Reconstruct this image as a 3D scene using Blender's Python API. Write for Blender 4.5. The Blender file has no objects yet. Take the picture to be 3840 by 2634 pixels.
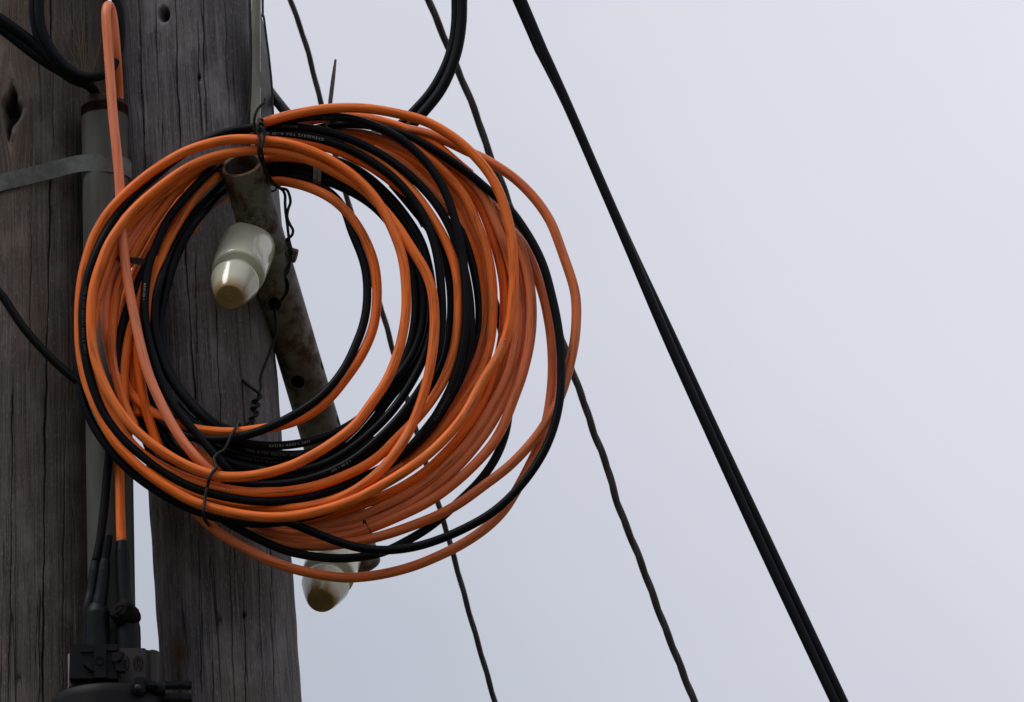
import bpy, bmesh, math, random
import numpy as np
from mathutils import Vector, Matrix
random.seed(7); rng = np.random.default_rng(11)
C = bpy.context.scene.collection
scene = bpy.context.scene

# ------------------------------------------------------------------ camera, sky, sun, exposure
D0 = 9.6            # metres from the camera to the coil
S = 0.00045         # metres per photo pixel at that distance
PITCH = math.radians(20)
T = math.tan(PITCH)
CAM = np.array((0.0, 0.0, 1.6))
FWD = np.array((0, math.cos(PITCH), math.sin(PITCH)))
RIGHT = np.array((1.0, 0, 0)); UP = np.array((0, -math.sin(PITCH), math.cos(PITCH)))
cd = bpy.data.cameras.new("camera"); cam = bpy.data.objects.new("camera", cd); C.objects.link(cam)
cam.location = CAM; cam.rotation_euler = (math.pi/2 + PITCH, 0, 0)
cd.sensor_width = 36; cd.lens = 36*D0/(3840*S); cd.clip_end = 3000; cd.clip_start = 0.05
cd.dof.use_dof = True; cd.dof.focus_distance = D0-0.05; cd.dof.aperture_fstop = 9
scene.camera = cam

SUN_EL, SUN_AZ = math.radians(55), math.radians(243)   # azimuth: direction the light comes from
w = bpy.data.worlds.new("World"); scene.world = w; w.use_nodes = True
nt = w.node_tree; N = nt.nodes; L = nt.links
for n in list(N): N.remove(n)
out = N.new('ShaderNodeOutputWorld'); bg = N.new('ShaderNodeBackground'); L.new(bg.outputs[0], out.inputs[0])
sky = N.new('ShaderNodeTexSky'); sky.sky_type = 'NISHITA'; sky.sun_disc = False
sky.sun_elevation = SUN_EL; sky.sun_rotation = SUN_AZ; sky.air_density = 1; sky.dust_density = 4
tc = N.new('ShaderNodeTexCoord'); sep = N.new('ShaderNodeSeparateXYZ'); L.new(tc.outputs['Generated'], sep.inputs[0])
# overcast: brighter with height, uneven cloud
mr = N.new('ShaderNodeMapRange'); mr.inputs[1].default_value = -0.05; mr.inputs[2].default_value = 0.9
mr.inputs[3].default_value = 0.0; mr.inputs[4].default_value = 1.0; L.new(sep.outputs[2], mr.inputs[0])
nz = N.new('ShaderNodeTexNoise'); nz.inputs['Scale'].default_value = 7; nz.inputs['Detail'].default_value = 5; nz.inputs['Roughness'].default_value = .45
mpw = N.new('ShaderNodeMapping'); mpw.inputs['Scale'].default_value = (1, 1, 1.8); mpw.inputs['Location'].default_value = (3.4, 1.2, 0.4)
L.new(tc.outputs['Generated'], mpw.inputs[0]); L.new(mpw.outputs[0], nz.inputs['Vector'])
ad = N.new('ShaderNodeMath'); ad.operation = 'MULTIPLY_ADD'; L.new(nz.outputs[0], ad.inputs[0]); ad.inputs[1].default_value = .12; L.new(mr.outputs[0], ad.inputs[2])
xm = N.new('ShaderNodeMapRange'); xm.interpolation_type = 'SMOOTHSTEP'; xm.inputs[1].default_value = -.22; xm.inputs[2].default_value = .22
xm.inputs[3].default_value = -.17; xm.inputs[4].default_value = .17; L.new(sep.outputs[0], xm.inputs[0])
sx = N.new('ShaderNodeMath'); sx.operation = 'ADD'; L.new(xm.outputs[0], sx.inputs[0]); L.new(ad.outputs[0], sx.inputs[1])
cr = N.new('ShaderNodeValToRGB'); L.new(sx.outputs[0], cr.inputs[0])
e = cr.color_ramp.elements
e[0].position = 0.10; e[0].color = (.29, .31, .36, 1)
e[1].position = 1.0; e[1].color = (1.05, 1.05, 1.10, 1)
for ps_, g_ in ((.39, .535), (.433, .603), (.50, .660), (.547, .702), (.602, .730)):
    q_ = e.new(ps_); f_ = (g_-.503)/.23; q_.color = (g_*(.943+.052*f_), g_, g_*(1.16-.065*f_), 1)
# unseen sky behind the camera, dimmed to darken the faces turned to it
yr = N.new('ShaderNodeMapRange'); yr.inputs[1].default_value = -.9; yr.inputs[2].default_value = .8; yr.inputs[3].default_value = 7.3; yr.inputs[4].default_value = 10.55; L.new(sep.outputs[1], yr.inputs[0])
sc = N.new('ShaderNodeVectorMath'); sc.operation = 'SCALE'; L.new(cr.outputs[0], sc.inputs[0]); L.new(yr.outputs[0], sc.inputs['Scale'])
mx = N.new('ShaderNodeMix'); mx.data_type = 'RGBA'; mx.inputs[0].default_value = .94
L.new(sky.outputs[0], mx.inputs[6]); L.new(sc.outputs[0], mx.inputs[7]); L.new(mx.outputs[2], bg.inputs[0])
bg.inputs[1].default_value = 0.1
sd = bpy.data.lights.new("sun", 'SUN'); sd.energy = 1.5; sd.angle = math.radians(25); sd.color = (1, .97, .93)
so = bpy.data.objects.new("sun", sd); C.objects.link(so)
dv = Vector((math.sin(SUN_AZ)*math.cos(SUN_EL), math.cos(SUN_AZ)*math.cos(SUN_EL), math.sin(SUN_EL)))
so.rotation_euler = dv.to_track_quat('Z', 'Y').to_euler(); so.location = (0, 0, 20)
scene.view_settings.view_transform = 'Standard'; scene.view_settings.look = 'None'
scene.view_settings.exposure = 0; scene.view_settings.gamma = 1

# ------------------------------------------------------------------ placing points
def P(x, y, w=0.0):
    """Photo pixel + w pixels in front of the vertical plane of the coil -> world point."""
    c = w + (y - 1317)*T
    d = D0 - c*S
    k = S*d/D0
    return CAM + FWD*d + RIGHT*((x-1920)*k) + UP*((1317-y)*k)
def CP(x, y, c):     # the same with the distance measured along the line of sight
    return P(x, y, c - (y-1317)*T)
def CV(x, y, c):     # camera-space direction (screen right, screen down, toward camera)
    v = RIGHT*x - UP*y - FWD*c
    return v/np.linalg.norm(v)

# ------------------------------------------------------------------ object helpers
def tag(o, label=None, cat=None, group=None, kind=None):
    if label: o['label'] = label
    if cat: o['category'] = cat
    if group: o['group'] = group
    if kind: o['kind'] = kind
    return o
def thing(name, label, cat, loc, group=None):
    o = bpy.data.objects.new(name, None); C.objects.link(o); o.location = Vector(loc); o.empty_display_size = .05
    tag(o, label, cat, group); bpy.context.view_layer.update(); return o
def link(name, me, m, parent=None, smooth=True):
    o = bpy.data.objects.new(name, me); C.objects.link(o)
    if m is not None and not me.materials: me.materials.append(m)
    if smooth: me.polygons.foreach_set('use_smooth', [True]*len(me.polygons))
    if parent is not None:
        o.parent = parent
        loc = Vector((0, 0, 0)); q = parent
        while q is not None: loc += q.location; q = q.parent
        me.transform(Matrix.Translation(-loc))
    me.update(); return o
def mesh(verts, faces, uvs=None, name="mesh"):
    me = bpy.data.meshes.new(name); me.from_pydata([tuple(v) for v in verts], [], [tuple(f) for f in faces])
    if uvs is not None:
        uvs = np.asarray(uvs)
        lay = me.uv_layers.new(name='uv'); li = np.empty(len(me.loops), dtype=np.int32); me.loops.foreach_get('vertex_index', li)
        lay.data.foreach_set('uv', uvs[li].astype(np.float32).ravel())
    return me
class MB:
    """collects shapes into one mesh"""
    def __init__(s): s.v = []; s.f = []
    def add(s, v, f):
        b = len(s.v); s.v += [tuple(a) for a in v]; s.f += [tuple(b+i for i in q) for q in f]
    def box(s, c, ax, ay, az):
        c, ax, ay, az = map(np.asarray, (c, ax, ay, az))
        v = [c+i*ax+j*ay+k*az for i in (-1, 1) for j in (-1, 1) for k in (-1, 1)]
        s.add(v, [(0,1,3,2),(4,6,7,5),(0,4,5,1),(2,3,7,6),(0,2,6,4),(1,5,7,3)])
    def prism(s, poly, z):       # poly: list of 3D points, extruded by vector z
        n = len(poly); v = list(poly)+[np.asarray(p)+z for p in poly]
        s.add(v, [tuple(range(n))[::-1], tuple(range(n, 2*n))]+[(i, (i+1) % n, n+(i+1) % n, n+i) for i in range(n)])
    def lathe(s, o, a, prof, n=32, flatten=None):    # prof: (s, r) along axis a
        a = np.asarray(a)/np.linalg.norm(a); u = np.cross(a, (0, 0, 1.0)); u = u if np.linalg.norm(u) > .1 else np.cross(a, (0, 1.0, 0)); u /= np.linalg.norm(u); v = np.cross(a, u)
        V = []
        for (t, r) in prof:
            for i in range(n):
                q = 2*math.pi*i/n; V.append(np.asarray(o)+a*t+(u*math.cos(q)+v*math.sin(q))*r)
        F = []
        for j in range(len(prof)-1):
            for i in range(n): F.append((j*n+i, j*n+(i+1) % n, (j+1)*n+(i+1) % n, (j+1)*n+i))
        F.append(tuple(range(n))[::-1]); F.append(tuple((len(prof)-1)*n+i for i in range(n)))
        s.add(V, F)
    def obj(s, name, m, parent=None, smooth=False, bevel=0):
        me = mesh(s.v, s.f)
        bm = bmesh.new(); bm.from_mesh(me); bmesh.ops.recalc_face_normals(bm, faces=bm.faces)
        if bevel:
            ed = [e for e in bm.edges if len(e.link_faces) == 2 and e.calc_face_angle(0) > .5]
            bmesh.ops.bevel(bm, geom=ed, offset=bevel, segments=2, affect='EDGES', clamp_overlap=True)
        bm.to_mesh(me); bm.free()
        o = link(name, me, m, parent, smooth)
        if smooth:
            me.polygons.foreach_set('use_smooth', [True]*len(me.polygons))
            try: me.set_sharp_from_angle(angle=math.radians(38))
            except Exception: pass
        return o
def resample(pts, step):
    pts = np.asarray(pts, float)
    seg = np.r_[0, np.cumsum(np.linalg.norm(np.diff(pts, axis=0), axis=1))]
    n = max(3, int(seg[-1]/step)); s = np.linspace(0, seg[-1], n)
    return np.stack([np.interp(s, seg, pts[:, i]) for i in range(pts.shape[1])], 1), s
def smooth_curve(pts, step=6.0, sigma=22.0):
    """Catmull-Rom through the points, evenly resampled, hand jitter smoothed out."""
    p = np.asarray(pts, float)
    if len(p) == 2: return resample(p, step)[0]
    q = np.vstack([2*p[0]-p[1], p, 2*p[-1]-p[-2]]); o = []
    for i in range(1, len(q)-2):
        t = np.linspace(0, 1, 14, endpoint=False)[:, None]
        a, b, c, d = q[i-1], q[i], q[i+1], q[i+2]
        o.append(.5*((2*b)+(-a+c)*t+(2*a-5*b+4*c-d)*t*t+(-a+3*b-3*c+d)*t**3))
    o = np.vstack(o+[p[-1:]]); r, s = resample(o, step)
    if sigma:
        k = int(3*sigma/step); g = np.exp(-.5*(np.arange(-k, k+1)*step/sigma)**2); g /= g.sum()
        pad = np.vstack([2*r[0]-r[k:0:-1], r, 2*r[-1]-r[-2:-k-2:-1]]) if len(r) > k+2 else None
        if pad is not None: r = np.stack([np.convolve(pad[:, i], g, 'valid') for i in range(3)], 1)
    return r
def frames(c):
    t = np.gradient(c, axis=0); t /= np.linalg.norm(t, axis=1)[:, None]
    n = np.zeros_like(c); a = np.cross(t[0], FWD); n[0] = a/np.linalg.norm(a)
    for i in range(1, len(c)):
        v = n[i-1]-t[i]*np.dot(n[i-1], t[i]); n[i] = v/np.linalg.norm(v)
    return t, n, np.cross(t, n)
def tube_data(c, r, seg=16, cap=True):
    c = np.asarray(c); t, n, b = frames(c); m = len(c); r = np.broadcast_to(np.asarray(r, float), (m,))
    q = np.linspace(0, 2*math.pi, seg, endpoint=False)
    V = (c[:, None, :]+(n[:, None, :]*np.cos(q)[None, :, None]+b[:, None, :]*np.sin(q)[None, :, None])*r[:, None, None]).reshape(-1, 3)
    i = np.arange(m-1)[:, None]*seg; j = np.arange(seg)[None, :]; k = (j+1) % seg
    F = np.stack([i+j, i+k, i+seg+k, i+seg+j], -1).reshape(-1, 4).tolist()
    ln = np.r_[0, np.cumsum(np.linalg.norm(np.diff(c, axis=0), axis=1))]
    UV = np.stack([np.repeat(ln, seg), np.tile(np.minimum(j[0], seg-j[0])/seg, m)], 1)
    if cap: F += [tuple(range(seg))[::-1], tuple((m-1)*seg+x for x in range(seg))]
    return V, F, UV
def fillw(pts, w0):
    """points are (x,y) or (x,y,w); missing w are interpolated along the list"""
    idx = [i for i, p in enumerate(pts) if len(p) == 3]
    if not idx: return [(p[0], p[1], w0) for p in pts]
    ws = np.interp(range(len(pts)), idx, [pts[i][2] for i in idx])
    return [(p[0], p[1], ws[i]) for i, p in enumerate(pts)]
def path(pts, w0=0, sigma=22, step=6):
    return np.array([P(*q) for q in smooth_curve(fillw(pts, w0), step, sigma)])
def tube(name, pts, r, m, parent=None, w0=0, sigma=22, step=6, seg=16, wob=0.0):
    c = path(pts, w0, sigma, step)
    rr = np.full(len(c), r*S)
    if wob:
        x = np.arange(len(c))*step
        rr = rr*(1+wob*(np.sin(x/61+rng.uniform(0, 6))+.6*np.sin(x/23+rng.uniform(0, 6))))
    V, F, UV = tube_data(c, rr, seg)
    return link(name, mesh(V, F, UV), m, parent), c

# ------------------------------------------------------------------ materials
def mat(name, base, rough=.5, spec=.5, metal=0):
    m = bpy.data.materials.new(name); m.use_nodes = True; p = m.node_tree.nodes['Principled BSDF']
    p.inputs['Base Color'].default_value = (*base, 1); p.inputs['Roughness'].default_value = rough
    p.inputs['Specular IOR Level'].default_value = spec; p.inputs['Metallic'].default_value = metal
    return m
def noisy(name, c1, c2, scale, rough=(.4, .6), vec='Object', vscale=(1, 1, 1), bump=.0, bscale=None, pos=(.35, .65), spec=.5, metal=0, detail=6, c3=None, c3scale=3, c3pos=(.55, .7)):
    m = mat(name, c1, rough[0], spec, metal); t = m.node_tree; N = t.nodes; L = t.links; p = N['Principled BSDF']
    tc = N.new('ShaderNodeTexCoord'); mp = N.new('ShaderNodeMapping'); mp.inputs['Scale'].default_value = vscale
    L.new(tc.outputs[vec], mp.inputs[0])
    n = N.new('ShaderNodeTexNoise'); n.inputs['Scale'].default_value = scale; n.inputs['Detail'].default_value = detail; L.new(mp.outputs[0], n.inputs['Vector'])
    r = N.new('ShaderNodeValToRGB'); r.color_ramp.elements[0].position, r.color_ramp.elements[1].position = pos
    r.color_ramp.elements[0].color = (*c1, 1); r.color_ramp.elements[1].color = (*c2, 1); L.new(n.outputs[0], r.inputs[0])
    col = r.outputs[0]
    if c3 is not None:
        n3 = N.new('ShaderNodeTexNoise'); n3.inputs['Scale'].default_value = c3scale; n3.inputs['Detail'].default_value = 9; n3.inputs['Roughness'].default_value = .65; L.new(mp.outputs[0], n3.inputs['Vector'])
        r3 = N.new('ShaderNodeMapRange'); r3.inputs[1].default_value, r3.inputs[2].default_value = c3pos; L.new(n3.outputs[0], r3.inputs[0])
        mx = N.new('ShaderNodeMix'); mx.data_type = 'RGBA'; L.new(r3.outputs[0], mx.inputs[0]); L.new(col, mx.inputs[6]); mx.inputs[7].default_value = (*c3, 1); col = mx.outputs[2]
    L.new(col, p.inputs['Base Color'])
    rr = N.new('ShaderNodeMapRange'); rr.inputs[3].default_value, rr.inputs[4].default_value = rough; L.new(n.outputs[0], rr.inputs[0]); L.new(rr.outputs[0], p.inputs['Roughness'])
    if bump:
        n2 = N.new('ShaderNodeTexNoise'); n2.inputs['Scale'].default_value = bscale or scale*2; n2.inputs['Detail'].default_value = 8; L.new(mp.outputs[0], n2.inputs['Vector'])
        b = N.new('ShaderNodeBump'); b.inputs['Strength'].default_value = bump; b.inputs['Distance'].default_value = .002; L.new(n2.outputs[0], b.inputs['Height']); L.new(b.outputs[0], p.inputs['Normal'])
    return m
def cable_mat(name, c1, c2, dirt, dirt_amt, rough, spec, sheen=0):
    """plastic sheath: long streaks and grime that run with the cable (uv = metres along, turn around)"""
    m = mat(name, c1, rough, spec); t = m.node_tree; N = t.nodes; L = t.links; p = N['Principled BSDF']; p.inputs['Sheen Weight'].default_value = sheen; p.inputs['Sheen Roughness'].default_value = .5
    uv = N.new('ShaderNodeUVMap'); uv.uv_map = 'uv'
    oi = N.new('ShaderNodeObjectInfo')
    def noise(sx, sy, scale, detail=6):
        mp = N.new('ShaderNodeMapping'); mp.inputs['Scale'].default_value = (sx, sy, 1); L.new(uv.outputs[0], mp.inputs[0])
        mu = N.new('ShaderNodeVectorMath'); mu.operation = 'ADD'; L.new(mp.outputs[0], mu.inputs[0])
        ra = N.new('ShaderNodeMath'); ra.operation = 'MULTIPLY'; ra.inputs[1].default_value = 37; L.new(oi.outputs['Random'], ra.inputs[0]); L.new(ra.outputs[0], mu.inputs[1])
        n = N.new('ShaderNodeTexNoise'); n.inputs['Scale'].default_value = scale; n.inputs['Detail'].default_value = detail; L.new(mu.outputs[0], n.inputs['Vector']); return n
    a = noise(5, 1.5, 1); d = noise(16, 14, 1, 10); g = noise(260, 40, 1, 3)
    ar = N.new('ShaderNodeMath'); ar.operation = 'MULTIPLY_ADD'; ar.inputs[1].default_value = .5; L.new(oi.outputs['Random'], ar.inputs[0]); L.new(a.outputs[0], ar.inputs[2])
    r = N.new('ShaderNodeMapRange'); r.inputs[1].default_value, r.inputs[2].default_value = .48, 1.02; L.new(ar.outputs[0], r.inputs[0])
    mx = N.new('ShaderNodeMix'); mx.data_type = 'RGBA'; mx.inputs[6].default_value = (*c1, 1); mx.inputs[7].default_value = (*c2, 1); L.new(r.outputs[0], mx.inputs[0])
    r2 = N.new('ShaderNodeMapRange'); r2.inputs[1].default_value, r2.inputs[2].default_value = .50, .74; r2.inputs[4].default_value = dirt_amt; L.new(d.outputs[0], r2.inputs[0])
    m2 = N.new('ShaderNodeMix'); m2.data_type = 'RGBA'; L.new(r2.outputs[0], m2.inputs[0]); L.new(mx.outputs[2], m2.inputs[6]); m2.inputs[7].default_value = (*dirt, 1)
    L.new(m2.outputs[2], p.inputs['Base Color'])
    rr = N.new('ShaderNodeMapRange'); rr.inputs[3].default_value = rough-.07; rr.inputs[4].default_value = rough+.12; L.new(d.outputs[0], rr.inputs[0]); L.new(rr.outputs[0], p.inputs['Roughness'])
    b = N.new('ShaderNodeBump'); b.inputs['Strength'].default_value = .25; b.inputs['Distance'].default_value = .0006; L.new(g.outputs[0], b.inputs['Height']); L.new(b.outputs[0], p.inputs['Normal'])
    return m
M = {}
M['orange'] = cable_mat('orange_sheath', (.84, .135, .003), (.88, .20, .04), (.20, .045, .010), .9, .44, .24, .01)
M['orange_shaded'] = cable_mat('shaded_orange_sheath', (.66, .125, .022), (.74, .20, .075), (.18, .05, .018), .9, .44, .32, .01)  # darker copy of the orange: backlit shade painted into the right-hand strands
M['orange_salmon'] = cable_mat('salmon_sheath', (.80, .17, .05), (.86, .27, .14), (.30, .09, .03), .7, .44, .45, .04)  # paler, pinker orange for strands X, p and p2
M['black'] = cable_mat('black_sheath', (.0018, .0024, .0045), (.0032, .0042, .0072), (.010, .010, .011), .30, .42, .11)
M['thick'] = cable_mat('thick_black_sheath', (.0022, .0034, .006), (.0035, .005, .008), (.010, .010, .010), .3, .5, .10)
M['wire'] = noisy('black_tie_wire', (.003, .003, .0035), (.010, .010, .011), 60, (.5, .65), spec=.25)
M['oldwire'] = noisy('weathered_overhead_wire', (.008, .007, .006), (.025, .021, .016), 30, (.5, .7), spec=.35)
M['ink'] = mat('pale_print', (.26, .27, .27), .6)
M['ink2'] = mat('faded_print', (.80, .40, .25), .6)
M['ink3'] = mat('worn_grey_print', (.055, .058, .06), .6)
M['galv'] = noisy('dull_galvanised_steel', (.050, .053, .049), (.092, .096, .087), 11, (.5, .7), bump=.25, bscale=60, vscale=(3, 3, .5), c3=(.040, .034, .027), c3scale=9, c3pos=(.5, .72), spec=.3)
M['galv_strap'] = noisy('mottled_zinc_strap', (.13, .148, .152), (.21, .232, .232), 50, (.45, .65), bump=.3, spec=.4, c3=(.08, .088, .086), c3scale=26, c3pos=(.52, .70))
M['angle'] = noisy('galvanised_angle', (.14, .14, .12), (.26, .26, .22), 16, (.5, .7), bump=.2, spec=.35, vscale=(3, 3, .6), c3=(.07, .05, .03), c3scale=8, c3pos=(.58, .75))
M['rust'] = noisy('rusty_thread', (.030, .020, .015), (.085, .055, .040), 70, (.75, .9), bump=.6, spec=.2)
M['rim'] = noisy('rusty_cut_rim', (.12, .062, .04), (.27, .165, .115), 60, (.75, .9), bump=.6, spec=.2)
M['pipe'] = noisy('rust_stained_pipe', (.085, .080, .068), (.19, .18, .155), 12, (.5, .8), bump=.45, bscale=110, spec=.3, c3=(.055, .028, .015), c3scale=26, c3pos=(.46, .60))
M['bolt'] = noisy('rusty_bolt', (.06, .04, .028), (.14, .10, .075), 50, (.7, .9), bump=.5, spec=.2)
M['heat'] = noisy('heat_shrink_sleeve', (.0025, .0035, .0055), (.005, .0065, .0095), 20, (.42, .55), spec=.16, bump=.12, bscale=80)
M['putty'] = noisy('dark_putty', (.004, .0033, .0033), (.010, .008, .008), 30, (.8, .95), spec=.1, bump=.9, bscale=45)
M['plastic'] = noisy('black_moulded_plastic', (.0025, .0025, .004), (.005, .005, .007), 22, (.45, .6), spec=.16, bump=.08, bscale=200)
M['grey_plastic'] = noisy('grey_moulded_plastic', (.026, .022, .023), (.036, .031, .031), 60, (.5, .6), spec=.25, vscale=(1, 1, 6))
M['pale_plastic'] = noisy('pale_grey_tube', (.16, .16, .17), (.24, .24, .25), 15, (.4, .6))
M['zip'] = mat('grey_nylon', (.105, .095, .09), .45)
M['zipdark'] = mat('black_nylon', (.008, .010, .012), .4)
M['straw'] = mat('dry_stem', (.16, .10, .045), .7)
M['ground'] = noisy('dry_grass_ground', (.045, .055, .022), (.10, .085, .045), 2.5, (.9, 1), spec=.1, bump=.5)
def ceramic():
    m = noisy('cream_glazed_ceramic', (.47, .475, .375), (.53, .53, .43), 5, (.14, .24), spec=.5, c3=(.40, .40, .30), c3scale=12, c3pos=(.55, .8))
    t = m.node_tree; p = t.nodes['Principled BSDF']; p.inputs['Coat Weight'].default_value = .35; p.inputs['Coat Roughness'].default_value = .10
    # rusty run-off stain round the foot: float attribute painted on the mesh
    N = t.nodes; L = t.links; at = N.new('ShaderNodeAttribute'); at.attribute_name = 'stain'
    src = p.inputs['Base Color'].links[0].from_socket
    n = N.new('ShaderNodeTexNoise'); n.inputs['Scale'].default_value = 40
    mu = N.new('ShaderNodeMath'); mu.operation = 'MULTIPLY'; L.new(at.outputs['Fac'], mu.inputs[0])
    ad = N.new('ShaderNodeMath'); ad.operation = 'ADD'; L.new(n.outputs[0], ad.inputs[0]); ad.inputs[1].default_value = .5; L.new(ad.outputs[0], mu.inputs[1]); mu.use_clamp = True
    mx = N.new('ShaderNodeMix'); mx.data_type = 'RGBA'; L.new(mu.outputs[0], mx.inputs[0]); L.new(src, mx.inputs[6]); mx.inputs[7].default_value = (.27, .16, .05, 1)
    L.new(mx.outputs[2], p.inputs['Base Color']); return m
M['ceramic'] = ceramic()
M['biscuit'] = noisy('unglazed_stained_foot', (.20, .15, .06), (.30, .23, .11), 24, (.7, .85), spec=.2, bump=.2)

def wood(name, dark, light, warm, warm_amt):
    m = mat(name, light, .8, .25); t = m.node_tree; N = t.nodes; L = t.links; p = N['Principled BSDF']
    uv = N.new('ShaderNodeUVMap'); uv.uv_map = 'uv'
    def noise(sx, sy, scale=1, detail=6, rough=.55, dist=0):
        mp = N.new('ShaderNodeMapping'); mp.inputs['Scale'].default_value = (sx, sy, 1); L.new(uv.outputs[0], mp.inputs[0])
        n = N.new('ShaderNodeTexNoise'); n.inputs['Scale'].default_value = scale; n.inputs['Detail'].default_value = detail; n.inputs['Roughness'].default_value = rough; n.inputs['Distortion'].default_value = dist
        L.new(mp.outputs[0], n.inputs['Vector']); return n
    fib = noise(620, 7, 1, 6, .75); band = noise(110, 1.6, 1, 6, .7); blotch = noise(13, 6, 1, 8, .6); lines = noise(30, .4, 1, 2, .5); dots = noise(420, 90, 1, 4, .7)
    def rng_(n, a, b, c=0, d=1):
        r = N.new('ShaderNodeMapRange'); r.inputs[1].default_value, r.inputs[2].default_value, r.inputs[3].default_value, r.inputs[4].default_value = a, b, c, d; L.new(n.outputs[0], r.inputs[0]); return r
    def mix(f, a, b, typ='MIX'):
        x = N.new('ShaderNodeMix'); x.data_type = 'RGBA'; x.blend_type = typ
        for s_, v in ((0, f), (6, a), (7, b)):
            if hasattr(v, 'outputs'): L.new(v.outputs[2] if v.bl_idname == 'ShaderNodeMix' else v.outputs[0], x.inputs[s_])
            elif isinstance(v, tuple): x.inputs[s_].default_value = (*v, 1)
            else: x.inputs[s_].default_value = v
        return x
    c = mix(rng_(fib, .36, .66), dark, light)
    c = mix(rng_(band, .42, .66, 0, .55), c, tuple(v*.5 for v in dark))
    c = mix(rng_(blotch, .50, .70, 0, .55), c, tuple(v*1.45 for v in light))
    wn = noise(6, 2.2, 1, 5, .6); c = mix(rng_(wn, .45, .7, 0, warm_amt), c, warm)
    c = mix(rng_(dots, .56, .70, 0, .5), c, tuple(min(1, v*1.9) for v in light))
    # hairline checks: thin iso-lines of a stretched noise
    ab = N.new('ShaderNodeMath'); ab.operation = 'SUBTRACT'; L.new(lines.outputs[0], ab.inputs[0]); ab.inputs[1].default_value = .5
    ab2 = N.new('ShaderNodeMath'); ab2.operation = 'ABSOLUTE'; L.new(ab.outputs[0], ab2.inputs[0])
    lm = N.new('ShaderNodeMapRange'); lm.inputs[1].default_value, lm.inputs[2].default_value, lm.inputs[3].default_value, lm.inputs[4].default_value = .0, .0035, .85, 0; L.new(ab2.outputs[0], lm.inputs[0])
    c = mix(lm, c, (.003, .003, .003))
    st = N.new('ShaderNodeAttribute'); st.attribute_name = 'stain'
    sm = N.new('ShaderNodeMath'); sm.operation = 'MULTIPLY'; L.new(st.outputs['Fac'], sm.inputs[0])
    sa = rng_(fib, .3, .6, .3, 1); L.new(sa.outputs[0], sm.inputs[1]); c = mix(sm, c, (.11, .036, .010))
    ck = N.new('ShaderNodeAttribute'); ck.attribute_name = 'check'; c = mix(0.0, c, (.002, .002, .002)); L.new(ck.outputs['Fac'], c.inputs[0])
    L.new(c.outputs[2], p.inputs['Base Color'])
    hs = N.new('ShaderNodeMath'); hs.operation = 'MULTIPLY_ADD'; L.new(fib.outputs[0], hs.inputs[0]); hs.inputs[1].default_value = .6; L.new(band.outputs[0], hs.inputs[2])
    hl = N.new('ShaderNodeMath'); hl.operation = 'SUBTRACT'; L.new(hs.outputs[0], hl.inputs[0]); L.new(lm.outputs[0], hl.inputs[1])
    b = N.new('ShaderNodeBump'); b.inputs['Strength'].default_value = .85; b.inputs['Distance'].default_value = .004; L.new(hl.outputs[0], b.inputs['Height']); L.new(b.outputs[0], p.inputs['Normal'])
    return m
M['wood_l'] = wood('weathered_brown_wood', (.038, .033, .030), (.185, .160, .145), (.13, .078, .054), .5)
M['wood_r'] = wood('weathered_grey_wood', (.044, .042, .047), (.245, .235, .255), (.17, .122, .092), .40)

# ------------------------------------------------------------------ ground (far below the picture)
me = mesh([(-400, -400, 0), (400, -400, 0), (400, 400, 0), (-400, 400, 0)], [(0, 1, 2, 3)])
tag(link('ground', me, M['ground'], None, False), kind='structure')

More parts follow.
